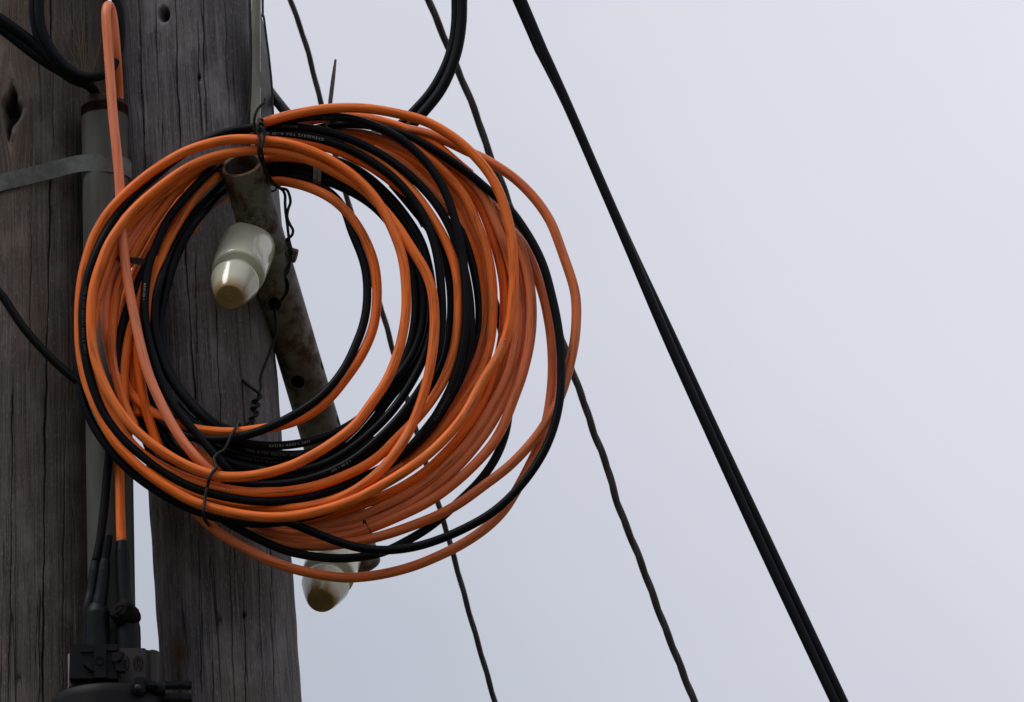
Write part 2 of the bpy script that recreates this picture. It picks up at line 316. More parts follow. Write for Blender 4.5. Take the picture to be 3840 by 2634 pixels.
# ------------------------------------------------------------------ wooden poles
def pole(label, m, xt, yt, xb, yb, w0, r, cracks, pits, stains, knot=None, seed=1):
    rg = np.random.default_rng(seed)
    A = P(xt, yt, w0); B = P(xb, yb, w0); a = A-B; a /= np.linalg.norm(a)      # upward
    ns = 560; th = np.r_[np.linspace(-1.75, 1.75, ns), np.linspace(1.75, 2*math.pi-1.75, 30)[1:-1]]
    yy = np.r_[np.linspace(-2600, -130, 12), np.linspace(-120, 2760, 330)]
    cen = []
    for y in yy:
        x = xt+(xb-xt)*(y-yt)/(yb-yt); cen.append(P(x, y, w0))
    cen = np.array(cen)
    tpar = (cen-B)@a; cen = B[None]+tpar[:, None]*a[None]
    last = cen[-1]; n_low = 14; k = last[2]/a[2]        # straight on down into the ground
    low = np.array([last-a*(k*1.02)*(i+1)/n_low for i in range(n_low)]); yl = yy[-1]+np.arange(1, n_low+1)*800
    cen = np.vstack([cen, low]); yy = np.r_[yy, yl]; tpar = (cen-B)@a
    f = -FWD-a*np.dot(-FWD, a); f /= np.linalg.norm(f); rt = np.cross(f, a); rt = -rt if rt[0] < 0 else rt
    TH, Y = np.meshgrid(th, yy); xc = xt+(xb-xt)*(Y-yt)/(yb-yt)
    X = np.where(np.abs(TH) < 1.57, xc+r*np.sin(TH), 1e6)
    Y = np.where(np.abs(TH) < 1.57, Y-r*np.cos(TH)*math.sin(PITCH), Y)      # the front of a round pole stands higher in the picture than its axis
    rad = np.full(TH.shape, float(r))
    rad += 3.2*np.sin(3*TH+Y/700+rg.uniform(0, 6))+2.2*np.sin(5*TH-Y/430+rg.uniform(0, 6))+1.2*np.sin(11*TH+Y/900)
    rad += 1.3*np.sin(Y/83+2*np.sin(TH*2))*np.sin(Y/310)+.8*np.sin(Y/29+5*TH)
    for _ in range(26):      # long shallow flutes between the rays of the wood
        t0 = rg.uniform(-1.7, 1.7); y0 = rg.uniform(-300, 2900); ly = rg.uniform(250, 900); wd = rg.uniform(.008, .03)
        rad -= rg.uniform(.6, 2.4)*np.exp(-((TH-t0-.015*np.sin(Y/300+t0*9))/wd)**2-((Y-y0)/ly)**2)
    ck = np.zeros(TH.shape)
    for (pts, hw, dp) in cracks:
        py = [p[1] for p in pts]; px = [p[0] for p in pts]
        cx = np.interp(Y, py, px)+1.6*np.sin(Y/47+px[0])+1.0*np.sin(Y/17+px[0]*2)
        live = np.clip((Y-py[0])/60+.3, 0, 1)*np.clip((py[-1]-Y)/60+.3, 0, 1)
        cs = np.sqrt(np.clip(1-((X-xc)/r)**2, .02, 1))
        g = np.exp(-np.abs((X-cx)/(hw*(.75+.35*np.sin(Y/130+px[0]))*np.maximum(cs, .35)))**2.5)*live
        rad -= dp*g; ck = np.maximum(ck, g*.9)
    for (x0, y0, rx, ry, dp) in pits:
        pw, wb_ = (2, 0) if ry < rx*1.3 else (1.25, 1); d = (np.abs(X-x0-(.12*wb_*rx*np.sin(Y/13)))/rx)**pw+(np.abs(Y-y0-.1*wb_*ry*np.sin(X/7))/ry)**pw; g = 1/(1+np.exp((d-1)*5)); rad -= dp*g; ck = np.maximum(ck, g)  # mask also paints the hollows black, standing in for shade at depth
    U = TH*r*S; Vv = np.repeat(tpar[:, None], len(th), 1).copy()
    if knot:
        x0, y0, kr, amp = knot
        dx, dy = X-x0, Y-y0; d2 = (dx/kr)**2+(dy/(kr*2.3))**2
        U = U - np.sign(dx)*amp*S*np.exp(-d2)*(1-np.exp(-np.abs(dx)/12))
        rad += 16*np.exp(-d2*.9)
    st = np.zeros(TH.shape)
    for (x0, y0, rx, ry, am) in stains: st = np.maximum(st, am*np.exp(-((X-x0)/rx)**2-((Y-y0)/ry)**2))
    Vx = cen[:, None, :]+(np.sin(TH)[..., None]*rt+np.cos(TH)[..., None]*f)*(rad*S)[..., None]
    R_, K = TH.shape; V = Vx.reshape(-1, 3)
    i = np.arange(R_-1)[:, None]*K; j = np.arange(K)[None, :]; k2 = (j+1) % K
    F = np.stack([i+j, i+K+j, i+K+k2, i+k2], -1).reshape(-1, 4).tolist(); F.append(tuple(range(K)))
    me = mesh(V, F, np.stack([U.ravel(), Vv.ravel()], 1))
    for nm, arr in (('stain', st), ('check', ck)):
        at = me.attributes.new(nm, 'FLOAT', 'POINT'); at.data.foreach_set('value', arr.ravel().astype(np.float32))
    o = link('wooden_pole', me, m, None); tag(o, label, 'pole', 'wooden utility poles side by side'); return o
def cr(x0, y0, x1, y1, hw, dp, mid=None): return ([(x0, y0)]+([mid] if mid else [])+[(x1, y1)], hw, dp)
pole('brown weathered wooden pole with a knot hole, behind the grey conduit', M['wood_l'], 92, 0, 108, 2634, -520, 330,
     [cr(215, -200, 232, 560, 2.2, 14, (228, 300)), cr(222, 640, 190, 2634, 3.0, 22, (200, 1650)), cr(275, 1500, 262, 2634, 2.0, 12, (268, 2000)), cr(78, 1450, 62, 2634, 1.8, 10, (72, 2200)),
      cr(12, 700, 10, 1500, 1.5, 8), cr(330, 600, 300, 1500, 1.5, 8), cr(180, 2200, 176, 2700, 1.6, 10), cr(150, 800, 140, 1400, 1.2, 6)],
     [(78, 418, 31, 62, 80), (64, 492, 9, 40, 34), (84, 372, 16, 22, 20), (56, 410, 12, 30, 26)], [(100, 560, 60, 90, .35), (60, 150, 120, 200, .3)], knot=(72, 420, 62, 46), seed=3)
pole('grey weathered wooden pole with a round bolt hole, holding the cable coil', M['wood_r'], 690, 0, 850, 2400, -520, 262,
     [cr(527, -200, 553, 640, 4.6, 34, (540, 330)), cr(553, 640, 640, 1900, 3.0, 20, (600, 1200)), cr(598, 0, 616, 560, 1.6, 9), cr(677, -100, 697, 560, 2.2, 14, (684, 330)), cr(765, 100, 780, 520, 1.6, 9, (770, 330)), cr(785, -100, 800, 520, 1.8, 10, (790, 300)),
      cr(712, 900, 760, 1620, 3.4, 24, (745, 1400)), cr(755, 950, 762, 1640, 1.8, 10), cr(830, 1150, 851, 1650, 2.2, 14, (840, 1400)), cr(598, 1900, 612, 2634, 4.2, 28, (600, 2200)), cr(672, 1950, 690, 2634, 3.0, 22, (682, 2400)),
      cr(761, 1990, 774, 2560, 2.0, 12), cr(815, 2430, 820, 2634, 2.4, 14), cr(930, 2100, 942, 2634, 1.8, 10), cr(1030, 2020, 1045, 2634, 2.0, 12, (1036, 2300)), cr(985, 2100, 1000, 2634, 1.4, 7), cr(870, 1700, 900, 2700, 1.4, 8), cr(500, 0, 520, 500, 1.5, 8), cr(860, 0, 880, 460, 1.4, 7), cr(650, 700, 680, 1500, 1.6, 9), cr(900, 1150, 940, 1640, 1.4, 7)],
     [(631, 56, 19, 22, 120), (772, 300, 7, 12, 16), (935, 2300, 8, 14, 12)], [(693, 2420, 26, 55, 1.0), (690, 2520, 16, 90, .6), (770, 1080, 40, 14, .5), (1000, 1300, 14, 60, .4)], seed=5)

# ------------------------------------------------------------------ conduit, strap, angle bar
con = thing('conduit_pipe', 'grey steel conduit with rusty threaded top, running between the two poles', 'conduit', P(435, 2634, -150))
c_top, c_bot = P(392, 443, -150), P(424, 2634, -150); ax = c_top-c_bot; axn = ax/np.linalg.norm(ax)
mb = MB(); Ln = np.linalg.norm(ax); gl = c_bot[2]/axn[2]
mb.lathe(c_bot-axn*gl, axn, [(0, 88*S), (gl, 88*S), (gl+Ln*.5, 88*S), (gl+Ln, 88*S), (gl+Ln+4*S, 84*S), (gl+Ln+4*S, 70*S)], 64); mb.obj('pipe_body', M['galv'], con, True)
mb = MB(); pr = [(0, 86*S)]
for i in range(7): pr += [((4+i*5)*S, 91*S), ((6.5+i*5)*S, 86*S)]
pr += [(40*S, 91*S), (60*S, 92*S), (64*S, 88*S), (64*S, 74*S), (20*S, 72*S)]
mb.lathe(c_top, axn, pr, 64)
for i_, v_ in enumerate(mb.v):
    q_ = np.array(v_); h_ = np.dot(q_-c_top, axn)/S; x_ = np.dot(q_-c_top, RIGHT)/S
    if h_ > 42: mb.v[i_] = tuple(q_+axn*S*(-.15*x_+2.5*math.sin(x_/9)))
mb.obj('threaded_collar', M['rust'], con, True)
st = thing('metal_strap', 'mottled zinc strap clamped round the grey conduit and the brown pole', 'strap', P(300, 614, -80))
sp = smooth_curve([(-236, 765, -520), (-222, 755, -400), (-172, 736, -300), (-110, 720, -215), (0, 686, -152), (109, 660, -134), (208, 635, -134), (285, 616, -100), (330, 611, -66), (392, 612, -42), (440, 617, -54), (470, 626, -86), (486, 637, -130), (491, 648, -190)], 8, 8)
V = []; hh = 32
for i, q in enumerate(sp):
    c = P(*q); tn = P(*sp[min(i+1, len(sp)-1)])-P(*sp[max(i-1, 0)]); tn /= np.linalg.norm(tn)
    u = UP-tn*np.dot(UP, tn); u /= np.linalg.norm(u); nn = np.cross(tn, u); nn = nn if np.dot(nn, FWD) < 0 else -nn
    for a_, b_ in ((1, -1), (1, 1), (-1, 1), (-1, -1)): V.append(c+u*hh*S*a_+nn*3.4*S*b_)
n = len(sp); F = [(i*4+j, i*4+(j+1) % 4, i*4+4+(j+1) % 4, i*4+4+j) for i in range(n-1) for j in range(4)]+[(0, 1, 2, 3), ((n-1)*4+3, (n-1)*4+2, (n-1)*4+1, (n-1)*4)]
mb = MB(); mb.add(V, F); mb.obj('band', M['galv_strap'], st, True)
# steel angle on the far right side of the grey pole: two flanges at right angles
ang = thing('steel_angle_bar', 'galvanised steel angle bar standing along the right edge of the grey pole', 'angle bar', P(960, 460, -300))
def strip(pts, name, m, parent, th=4):        # pts: list of (xl, xr, y, wl, wr) -> thick plate
    V = []
    for (xl, xr, y, wl, wr) in pts:
        V += [P(xl, y, wl), P(xr, y, wr), P(xr, y, wr-th), P(xl, y, wl-th)]
    n = len(pts); F = [(i*4+j, i*4+(j+1) % 4, i*4+4+(j+1) % 4, i*4+4+j) for i in range(n-1) for j in range(4)]+[(0, 1, 2, 3), (n*4-1, n*4-2, n*4-3, n*4-4)]
    mb = MB(); mb.add(V, F); return mb.obj(name, m, parent, False)
strip([(938, 976, -700, -290, -280), (943, 976, 0, -290, -280), (940, 976, 300, -290, -280), (939, 976, 520, -290, -280), (975, 1010, 960, -290, -280)], 'front_flange', M['angle'], ang)
strip([(976.5, 979, -700, -280, -300), (976.5, 979, 45, -280, -300), (976.5, 1000, 150, -280, -420), (976.5, 1015, 260, -280, -430), (976.5, 1024, 355, -280, -430), (976.5, 1027, 470, -280, -430), (1000, 1044, 690, -285, -430), (1010.5, 1068, 960, -280, -430)], 'side_flange', M['galv'], ang)

# ------------------------------------------------------------------ steel pipe arm with holes, bolts
SL = .784
def pipe_pt(y): return P(905+.296*(y-615), y, 20-(y-615)*SL)
pa, pb = pipe_pt(615), pipe_pt(2120); pax = pb-pa; pl = np.linalg.norm(pax); pax /= pl
arm = thing('steel_pipe_arm', 'rust stained steel pipe with drilled holes, sloping down behind the coil', 'pipe', pa)
def cyl(o, a, prof, n=64):
    mb = MB(); mb.lathe(o, a, prof, n); return mb
V = MB(); u = np.cross(pax, (0, 0, 1.0)); u /= np.linalg.norm(u); v = np.cross(pax, u); n = 96
prof = [(0, 72*S), (-.0005, 76*S), (.001, 82*S)]+[(pl*k/12, 82*S) for k in range(1, 13)]+[(pl+.002, 78*S), (pl, 66*S)]+[(pl*k/12, 66*S) for k in range(11, 0, -1)]+[(.002, 66*S)]
vs = []; R = len(prof)
for (t_, r_) in prof:
    for i in range(n):
        q = 2*math.pi*i/n; dd = u*math.cos(q)+v*math.sin(q); vs.append(pa+pax*(t_+(.22*r_*np.dot(dd, -FWD) if t_ < .003 else 0))+dd*r_)
fs = [(j*n+i, j*n+(i+1) % n, ((j+1) % R)*n+(i+1) % n, ((j+1) % R)*n+i) for j in range(R) for i in range(n)]
pm = mesh(vs, fs); bm = bmesh.new(); bm.from_mesh(pm); bmesh.ops.recalc_face_normals(bm, faces=bm.faces); bm.to_mesh(pm); bm.free()
po = bpy.data.objects.new('tmp_pipe', pm); C.objects.link(po)
cut = MB()
def axis_at(y): c = pipe_pt(y); return c
for (x, y, rr, d) in ((1032, 1142, 25, CV(0, 0, 1)), (1119, 1424, 26, CV(0, .1, 1))):
    c = axis_at(y); sx_ = (x-(905+.296*(y-615)))*S; o = c+RIGHT*sx_
    cut.lathe(o, d, [(0, rr*S), (.09, rr*S)], 32)
for (y) in (1376, 1583):
    c = axis_at(y); cut.lathe(c, CV(1, -.1, .15), [(0, 24*S), (.09, 24*S)], 32)
cme = mesh(cut.v, cut.f); bm = bmesh.new(); bm.from_mesh(cme); bmesh.ops.recalc_face_normals(bm, faces=bm.faces); bm.to_mesh(cme); bm.free()
co = bpy.data.objects.new('tmp_cut', cme); C.objects.link(co)
bo = po.modifiers.new('b', 'BOOLEAN'); bo.operation = 'DIFFERENCE'; bo.object = co; bo.solver = 'EXACT'
bpy.context.view_layer.update(); dg = bpy.context.evaluated_depsgraph_get()
pm2 = bpy.data.meshes.new_from_object(po.evaluated_get(dg)); bpy.data.objects.remove(po); bpy.data.objects.remove(co)
pm2.materials.clear(); pm2.materials.append(M['pipe']); pm2.materials.append(M['rim'])
for p_ in pm2.polygons:
    q_ = np.array(p_.center)-pa
    if np.dot(q_, pax)-.22*np.dot(q_-pax*np.dot(q_, pax), -FWD) < .0006: p_.material_index = 1
o = link('pipe_body', pm2, None, arm)
try: pm2.set_sharp_from_angle(angle=math.radians(35))
except Exception: pass
def hexa(o, a, r, h, washer=None):
    a = a/np.linalg.norm(a); mb = MB(); u = np.cross(a, UP); u /= np.linalg.norm(u); v = np.cross(a, u)
    poly = [o+(u*math.cos(q)+v*math.sin(q))*r for q in np.arange(6)*math.pi/3+.3]; mb.prism(poly, a*h)
    return mb
# bolt through the pipe, head on the right side
bc = pipe_pt(930); bd = CV(1, .28, .1)
mb = hexa(bc+bd*(84*S), bd, 29*S, 38*S); mb.obj('bolt_head', M['bolt'], arm, False, bevel=.0012)
mb = MB(); mb.lathe(bc+bd*(76*S), bd, [(0, 34*S), (9*S, 34*S)], 28); mb.obj('washer', M['bolt'], arm, True)

# ------------------------------------------------------------------ insulators
IA = CV(-.128, .482, .866)     # from the pipe outwards
def insulator(base, label, first=None):
    t = thing('insulator', label, 'insulator', base, 'ceramic insulators bolted along the steel pipe')
    if first is not None:
        for ch in first.children:
            c_ = ch.copy(); C.objects.link(c_); c_.parent = t
        return t
    pr = [(-26, 0.1), (-26, 98), (-25, 103), (-22, 106), (-12, 107), (60, 106), (120, 105), (180, 103), (198, 101), (203, 97), (206, 93), (207, 88), (208, 76), (212, 70), (235, 68), (250, 69), (258, 73), (260, 78), (261, 90), (264, 92.5), (268, 93), (273, 91.5), (300, 83.5), (340, 71), (370, 59), (380, 54), (384, 51.5), (385, 50)]
    mb = MB(); a = IA; u = np.cross(a, UP); u /= np.linalg.norm(u); v = np.cross(a, u); n = 72; V = []; st_ = []
    for (s_, r_) in pr:
        for i in range(n):
            q = 2*math.pi*i/n; V.append(base+a*s_*S+(u*math.cos(q)+v*math.sin(q))*r_*S)
            st_.append(min(1, max(0, (s_-338)/42)))
    F = [(j*n+i, j*n+(i+1) % n, (j+1)*n+(i+1) % n, (j+1)*n+i) for j in range(len(pr)-1) for i in range(n)]
    me = mesh(V, F); at = me.attributes.new('stain', 'FLOAT', 'POINT'); at.data.foreach_set('value', np.array(st_, np.float32))
    bm = bmesh.new(); bm.from_mesh(me); bmesh.ops.recalc_face_normals(bm, faces=bm.faces); bm.to_mesh(me); bm.free()
    link('ceramic_body', me, M['ceramic'], t); me.set_sharp_from_angle(angle=math.radians(50))
    mb = MB(); mb.lathe(base+a*380*S, a, [(0, 49*S), (5*S, 50.3*S), (6.2*S, 49*S), (6.2*S, 30*S), (5.2*S, 29*S), (5.2*S, 14*S), (6*S, 13*S), (6*S, 8*S), (5*S, 7*S)], 48); mb.obj('unglazed_foot', M['biscuit'], t, True)
    mb = hexa(base-a*52*S, a, 62*S, 33*S); mb.obj('mounting_nut', M['bolt'], t, False, bevel=.0015)
    return t
ib = CP(926, 934, 20-(936-615)*SL+(936-1317)*T+76)
ins1 = insulator(ib, 'cream glazed ceramic insulator hanging in the middle of the coil')
ib2 = ib + (pipe_pt(615+1136)-pipe_pt(615))
insulator(ib2, 'cream ceramic insulator partly hidden behind the lowest orange cable', ins1)
mb = MB(); mb.lathe(pipe_pt(2128)+CV(0, 1, 0)*2*S, CV(-.3, 1, 0), [(0, 22*S), (26*S, 21*S), (30*S, 17*S)], 24); mb.obj('bolt_end', M['bolt'], arm, True)

# ------------------------------------------------------------------ the coil
PATH = {}
ALT = {k_: M['orange_shaded'] for k_ in ('m', 'g', 'f', 'e', 'R17', 'h2', 'a1', 'd')}; ALT['X'] = M['orange_salmon']; ALT['p'] = M['orange_salmon']; ALT['p2'] = M['orange_salmon']
def strands(root, defs, m, r, tagname='loop'):
    for (nm, w0, pts) in defs:
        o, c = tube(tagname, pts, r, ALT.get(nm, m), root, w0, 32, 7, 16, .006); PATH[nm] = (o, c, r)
O = []
O.append(('C1', 140, [(935, 497, 20), (962, 482, 50), (985, 465, 92), (1008, 454, 125), (1041, 444, 138), (1110, 427), (1214, 409), (1300, 404), (1352, 405), (1400, 410), (1503, 429), (1607, 460), (1710, 522), (1779, 584), (1841, 660, 150), (1883, 747), (1907, 833), (1919, 890), (1925, 960), (1927, 1026), (1924, 1113), (1910, 1223), (1876, 1324), (1815, 1421), (1770, 1507, 150),
   (1727, 1579), (1639, 1676), (1551, 1746), (1463, 1803), (1332, 1873), (1200, 1917), (1100, 1936), (1010, 1941, 150), (921, 1933), (817, 1912), (714, 1878), (610, 1818), (527, 1756), (439, 1671), (395, 1600, 110), (359, 1525), (330, 1455), (310, 1380), (298, 1285, 100), (296, 1190), (299, 1120), (305, 1060), (319, 988), (347, 898), (388, 822, 130), (443, 753), (526, 678), (595, 626), (698, 567), (802, 534, 160), (880, 522),
   (960, 524, 176), (1030, 531), (1090, 543), (1145, 558), (1210, 586), (1283, 628), (1340, 672), (1386, 717), (1422, 765), (1455, 822), (1487, 895), (1510, 965), (1521, 1050), (1524, 1157), (1512, 1245, 160), (1490, 1333), (1446, 1438), (1393, 1512), (1338, 1590), (1270, 1645), (1200, 1692), (1114, 1738), (1010, 1773), (907, 1789, 155), (803, 1784), (679, 1737), (576, 1671), (507, 1613), (438, 1530), (385, 1430), (355, 1340), (343, 1260, 150), (341, 1160), (352, 1071), (374, 1000), (405, 920), (443, 860), (500, 788), (595, 705), (698, 632), (802, 587), (900, 568, 150), (969, 564),
   (1050, 569, 148), (1120, 585), (1190, 613), (1270, 655), (1350, 700), (1420, 765, 145), (1475, 830), (1514, 885), (1560, 960, 160), (1595, 1015), (1622, 1092), (1630, 1179), (1628, 1267), (1613, 1377), (1586, 1487), (1543, 1601), (1499, 1676, 150), (1446, 1746), (1376, 1810), (1288, 1863), (1200, 1892), (1100, 1908, 95), (1000, 1907, 70), (900, 1898, 50), (800, 1878, 30), (700, 1850, 30), (620, 1815, 40), (550, 1770, 40)]))
O.append(('S2', 105, [(353, 1330, 100), (366, 1430), (403, 1530), (472, 1640), (541, 1710), (645, 1771), (748, 1812), (817, 1830, 118), (921, 1847), (1010, 1849), (1100, 1841), (1200, 1820), (1332, 1768), (1420, 1715), (1485, 1648, 105), (1545, 1590), (1600, 1527), (1661, 1434), (1692, 1355), (1712, 1267), (1720, 1157, 90), (1717, 1048), (1696, 960), (1666, 894), (1624, 822), (1572, 747), (1521, 690, 70), (1470, 640), (1403, 588), (1345, 560), (1290, 545)]))
O.append(('S1', 95, [(345, 1250, 100), (357, 1150), (378, 1088), (398, 1019), (425, 940), (450, 890), (491, 832), (560, 768), (629, 713), (698, 662), (767, 613), (840, 580, 90)]))
O.append(('p', 60, [(430, 1400, -20), (414, 1330, 10), (401, 1265, 45), (394, 1200, 56), (395, 1140), (405, 1071), (422, 1012), (452, 950), (484, 900), (519, 848), (560, 792), (609, 740), (670, 690)]))
O.append(('p2', 45, [(470, 960), (500, 905), (535, 850), (580, 795), (620, 755), (680, 705)]))
O.append(('q', 85, [(505, 1600, 60), (480, 1550), (462, 1505), (447, 1455), (433, 1398), (424, 1330), (421, 1260), (424, 1200), (434, 1120), (449, 1060), (475, 1000), (512, 935), (553, 866), (595, 806), (640, 742), (680, 698), (716, 662), (756, 630), (800, 602), (850, 580, 50)]))
O.append(('t', 25, [(455, 1300), (455, 1210), (466, 1130), (486, 1070), (515, 1010), (560, 933), (595, 866), (647, 798), (690, 730), (735, 680), (780, 640), (830, 600, 0)]))
O.append(('t2', 10, [(520, 1560), (508, 1450), (502, 1350), (502, 1250), (505, 1150), (522, 1070), (560, 990), (600, 905), (650, 820), (700, 760), (760, 700)]))
O.append(('r', 40, [(470, 1545, 55), (465, 1480), (464, 1400), (475, 1312), (489, 1243), (508, 1180), (528, 1110), (545, 1040), (575, 960)]))
O.append(('s', 45, [(600, 1700), (588, 1655), (563, 1588), (541, 1510), (530, 1450), (520, 1380), (514, 1310), (512, 1240)]))
O.append(('X', 118, [(830, 1800, 60), (775, 1758, 95), (731, 1712, 112), (676, 1643), (635, 1575), (600, 1505), (567, 1433), (543, 1360), (520, 1265), (498, 1157), (484, 1085), (471, 1000), (463, 920), (456, 850, 112), (452, 780, 108), (449, 700, 112), (445, 640, 118), (437, 560), (430, 497), (421, 400), (413, 284), (403, 142), (397, 70, 116), (396, 30, 106), (402, 10, 88), (413, 12, 66), (421, 50, 52), (429, 118, 44), (437, 213, 10), (443, 300, -60), (445, 360, -115), (446, 440, -155)]))
O.append(('s2', 30, [(640, 1590), (680, 1640), (731, 1691), (795, 1742), (850, 1780), (920, 1808)]))
O.append(('s3', 70, [(850, 1775), (924, 1810), (993, 1827), (1060, 1840, 40), (1130, 1838, 20)]))
O.append(('s4', 55, [(1060, 1880), (1148, 1869), (1230, 1853), (1300, 1828), (1360, 1800)]))
O.append(('x', 70, [(575, 1330, 30), (562, 1260, 40), (558, 1190, 60), (561, 1130), (570, 1071), (584, 1019), (605, 962), (624, 915), (657, 855), (698, 785), (750, 716), (800, 672, 20), (830, 648, -60), (870, 628, -106), (930, 606, -106), (1000, 593, -40), (1060, 588, 20), (1120, 591), (1180, 604, 40)]))
O.append(('R2', 40, [(470, 1430, 20), (482, 1465), (505, 1495), (545, 1530), (590, 1560), (645, 1587, 50), (700, 1604), (760, 1616), (803, 1620), (872, 1623), (940, 1615), (1010, 1605), (1079, 1590, 60), (1148, 1563), (1200, 1527), (1244, 1487), (1297, 1420), (1341, 1358), (1376, 1294), (1402, 1223), (1412, 1157), (1414, 1070), (1405, 995), (1384, 930), (1352, 865), (1310, 805), (1255, 752, 60), (1214, 727), (1145, 698), (1076, 682, -20), (1014, 679, -110), (940, 694, -175), (890, 710, -190), (836, 738, -150), (785, 771), (743, 816, -40), (715, 870)]))
O.append(('Tt', 60, [(1030, 525, 90), (1110, 531), (1214, 549), (1300, 580), (1386, 622), (1455, 670), (1500, 706, 50), (1540, 750, 40), (1572, 800, 20), (1596, 846, 0)]))
O.append(('k', 62, [(1060, 462, 40), (1145, 455), (1230, 440), (1300, 431), (1386, 446), (1469, 466), (1521, 485), (1572, 507), (1624, 538), (1680, 582, 38), (1730, 627, 14), (1765, 655, 0)]))
O.append(('m', 70, [(1500, 482, 30), (1555, 490, 50), (1607, 503), (1659, 522), (1710, 547), (1755, 570), (1797, 586), (1848, 614), (1917, 659), (1969, 705), (2021, 764), (2066, 833), (2091, 897), (2113, 960), (2144, 1048), (2160, 1113), (2162, 1179), (2157, 1267), (2140, 1355), (2118, 1440, 60), (2091, 1512, 60), (2058, 1570, 62), (2020, 1628), (1969, 1689), (1903, 1755), (1815, 1821), (1727, 1886), (1639, 1935), (1551, 1970), (1463, 2001), (1376, 2025), (1288, 2040), (1200, 2049), (1110, 2045, 20), (1020, 2025), (940, 1995), (870, 1960, 20), (800, 1920)]))
O.append(('a1', 20, [(1250, 500), (1300, 498), (1352, 500), (1438, 526), (1507, 560), (1560, 590), (1620, 640), (1680, 695), (1725, 755), (1757, 820), (1785, 880), (1812, 940), (1826, 1020), (1828, 1110), (1822, 1210), (1802, 1311), (1775, 1377), (1736, 1443), (1690, 1512), (1635, 1585), (1580, 1650), (1530, 1710, 10), (1460, 1772, 0), (1390, 1815, -20), (1320, 1848, -20)]))
O.append(('a2', 45, [(1260, 500), (1328, 514), (1403, 537), (1490, 572), (1559, 612), (1610, 660), (1655, 712), (1695, 775), (1738, 846), (1766, 903), (1790, 965), (1808, 1050), (1812, 1157), (1808, 1240), (1790, 1325), (1755, 1405), (1710, 1480), (1670, 1560), (1610, 1640), (1545, 1712, 10), (1475, 1768, 0), (1400, 1812, -10)]))
O.append(('h2', -12, [(1890, 880), (1902, 960), (1914, 1050), (1918, 1157), (1912, 1250), (1893, 1345), (1862, 1440), (1820, 1530), (1770, 1610), (1715, 1680), (1640, 1745)]))
O.append(('d', 22, [(1400, 560, 30), (1470, 588), (1520, 622), (1572, 667), (1624, 718), (1660, 764), (1708, 808), (1742, 858, 12), (1770, 905, 4), (1793, 965, -4), (1809, 1045, -10), (1815, 1130, -10), (1812, 1210, -10)]))
O.append(('b', 75, [(1470, 500, 20), (1531, 535, 50), (1580, 572), (1635, 616), (1680, 660), (1725, 712), (1762, 770), (1795, 855), (1815, 905), (1830, 960), (1843, 1030), (1848, 1113), (1847, 1201), (1837, 1289), (1813, 1377), (1780, 1440), (1738, 1503), (1696, 1560, 50), (1640, 1632), (1565, 1708), (1490, 1768, 20), (1410, 1815, 0), (1330, 1850, -10)]))
O.append(('c', 45, [(1560, 570), (1620, 598), (1669, 631), (1712, 665), (1748, 698), (1782, 737), (1811, 790), (1835, 855), (1859, 925), (1879, 1004), (1890, 1070), (1893, 1157), (1889, 1245), (1870, 1340), (1840, 1440), (1795, 1540), (1740, 1622), (1680, 1690), (1617, 1752), (1551, 1802), (1463, 1850), (1376, 1886), (1288, 1918), (1200, 1945), (1100, 1962, 10)]))
O.append(('e', 58, [(1440, 490, 20), (1503, 519, 30), (1585, 556), (1669, 603), (1740, 650), (1782, 692), (1816, 738), (1842, 789), (1866, 850), (1890, 905, 50), (1912, 980, 30), (1930, 1060), (1939, 1130), (1941, 1201), (1933, 1289), (1914, 1377), (1885, 1450), (1841, 1530), (1790, 1615), (1740, 1680), (1674, 1746), (1595, 1812), (1507, 1866), (1420, 1908), (1332, 1944), (1200, 1975), (1100, 1985, 0), (1000, 1975)]))
O.append(('R17', 5, [(1880, 830), (1910, 900), (1935, 970), (1953, 1048), (1960, 1135), (1957, 1223), (1947, 1311), (1927, 1399), (1894, 1490), (1850, 1580), (1790, 1665), (1720, 1748), (1617, 1840), (1529, 1896), (1420, 1948), (1310, 1981), (1200, 2000), (1090, 2005), (980, 1985)]))
O.append(('f', 78, [(1850, 780, 30), (1885, 830, 30), (1920, 870, 50), (1947, 912), (1970, 985), (1988, 1070), (1995, 1150), (1994, 1230), (1982, 1315), (1957, 1415), (1925, 1500), (1895, 1580), (1850, 1664), (1771, 1752), (1683, 1830), (1595, 1890), (1507, 1932), (1420, 1970), (1332, 2001), (1244, 2022), (1150, 2030, 10), (1050, 2020), (950, 1990)]))
O.append(('g', 42, [(1790, 690, 0), (1830, 738, 10), (1859, 783, 20), (1888, 832, 20), (1920, 867), (1951, 902), (1982, 951), (2012, 1030), (2039, 1113), (2056, 1193), (2067, 1267), (2073, 1355), (2070, 1443), (2061, 1520, 10), (2045, 1600), (2020, 1675), (1972, 1775), (1925, 1860), (1885, 1922, 25), (1815, 1987), (1727, 2045), (1639, 2088), (1551, 2124), (1463, 2148), (1376, 2163), (1288, 2168), (1200, 2156), (1084, 2130), (981, 2089), (903, 2048), (826, 2001), (774, 1960, 40), (720, 1905, 20), (670, 1850)]))
O.append(('out', -20, [(439, 1690, -10), (446, 1745, -30), (449, 1800, -30), (450, 1860, -22), (452, 1927, -18), (455, 2040, -10)]))
B = []
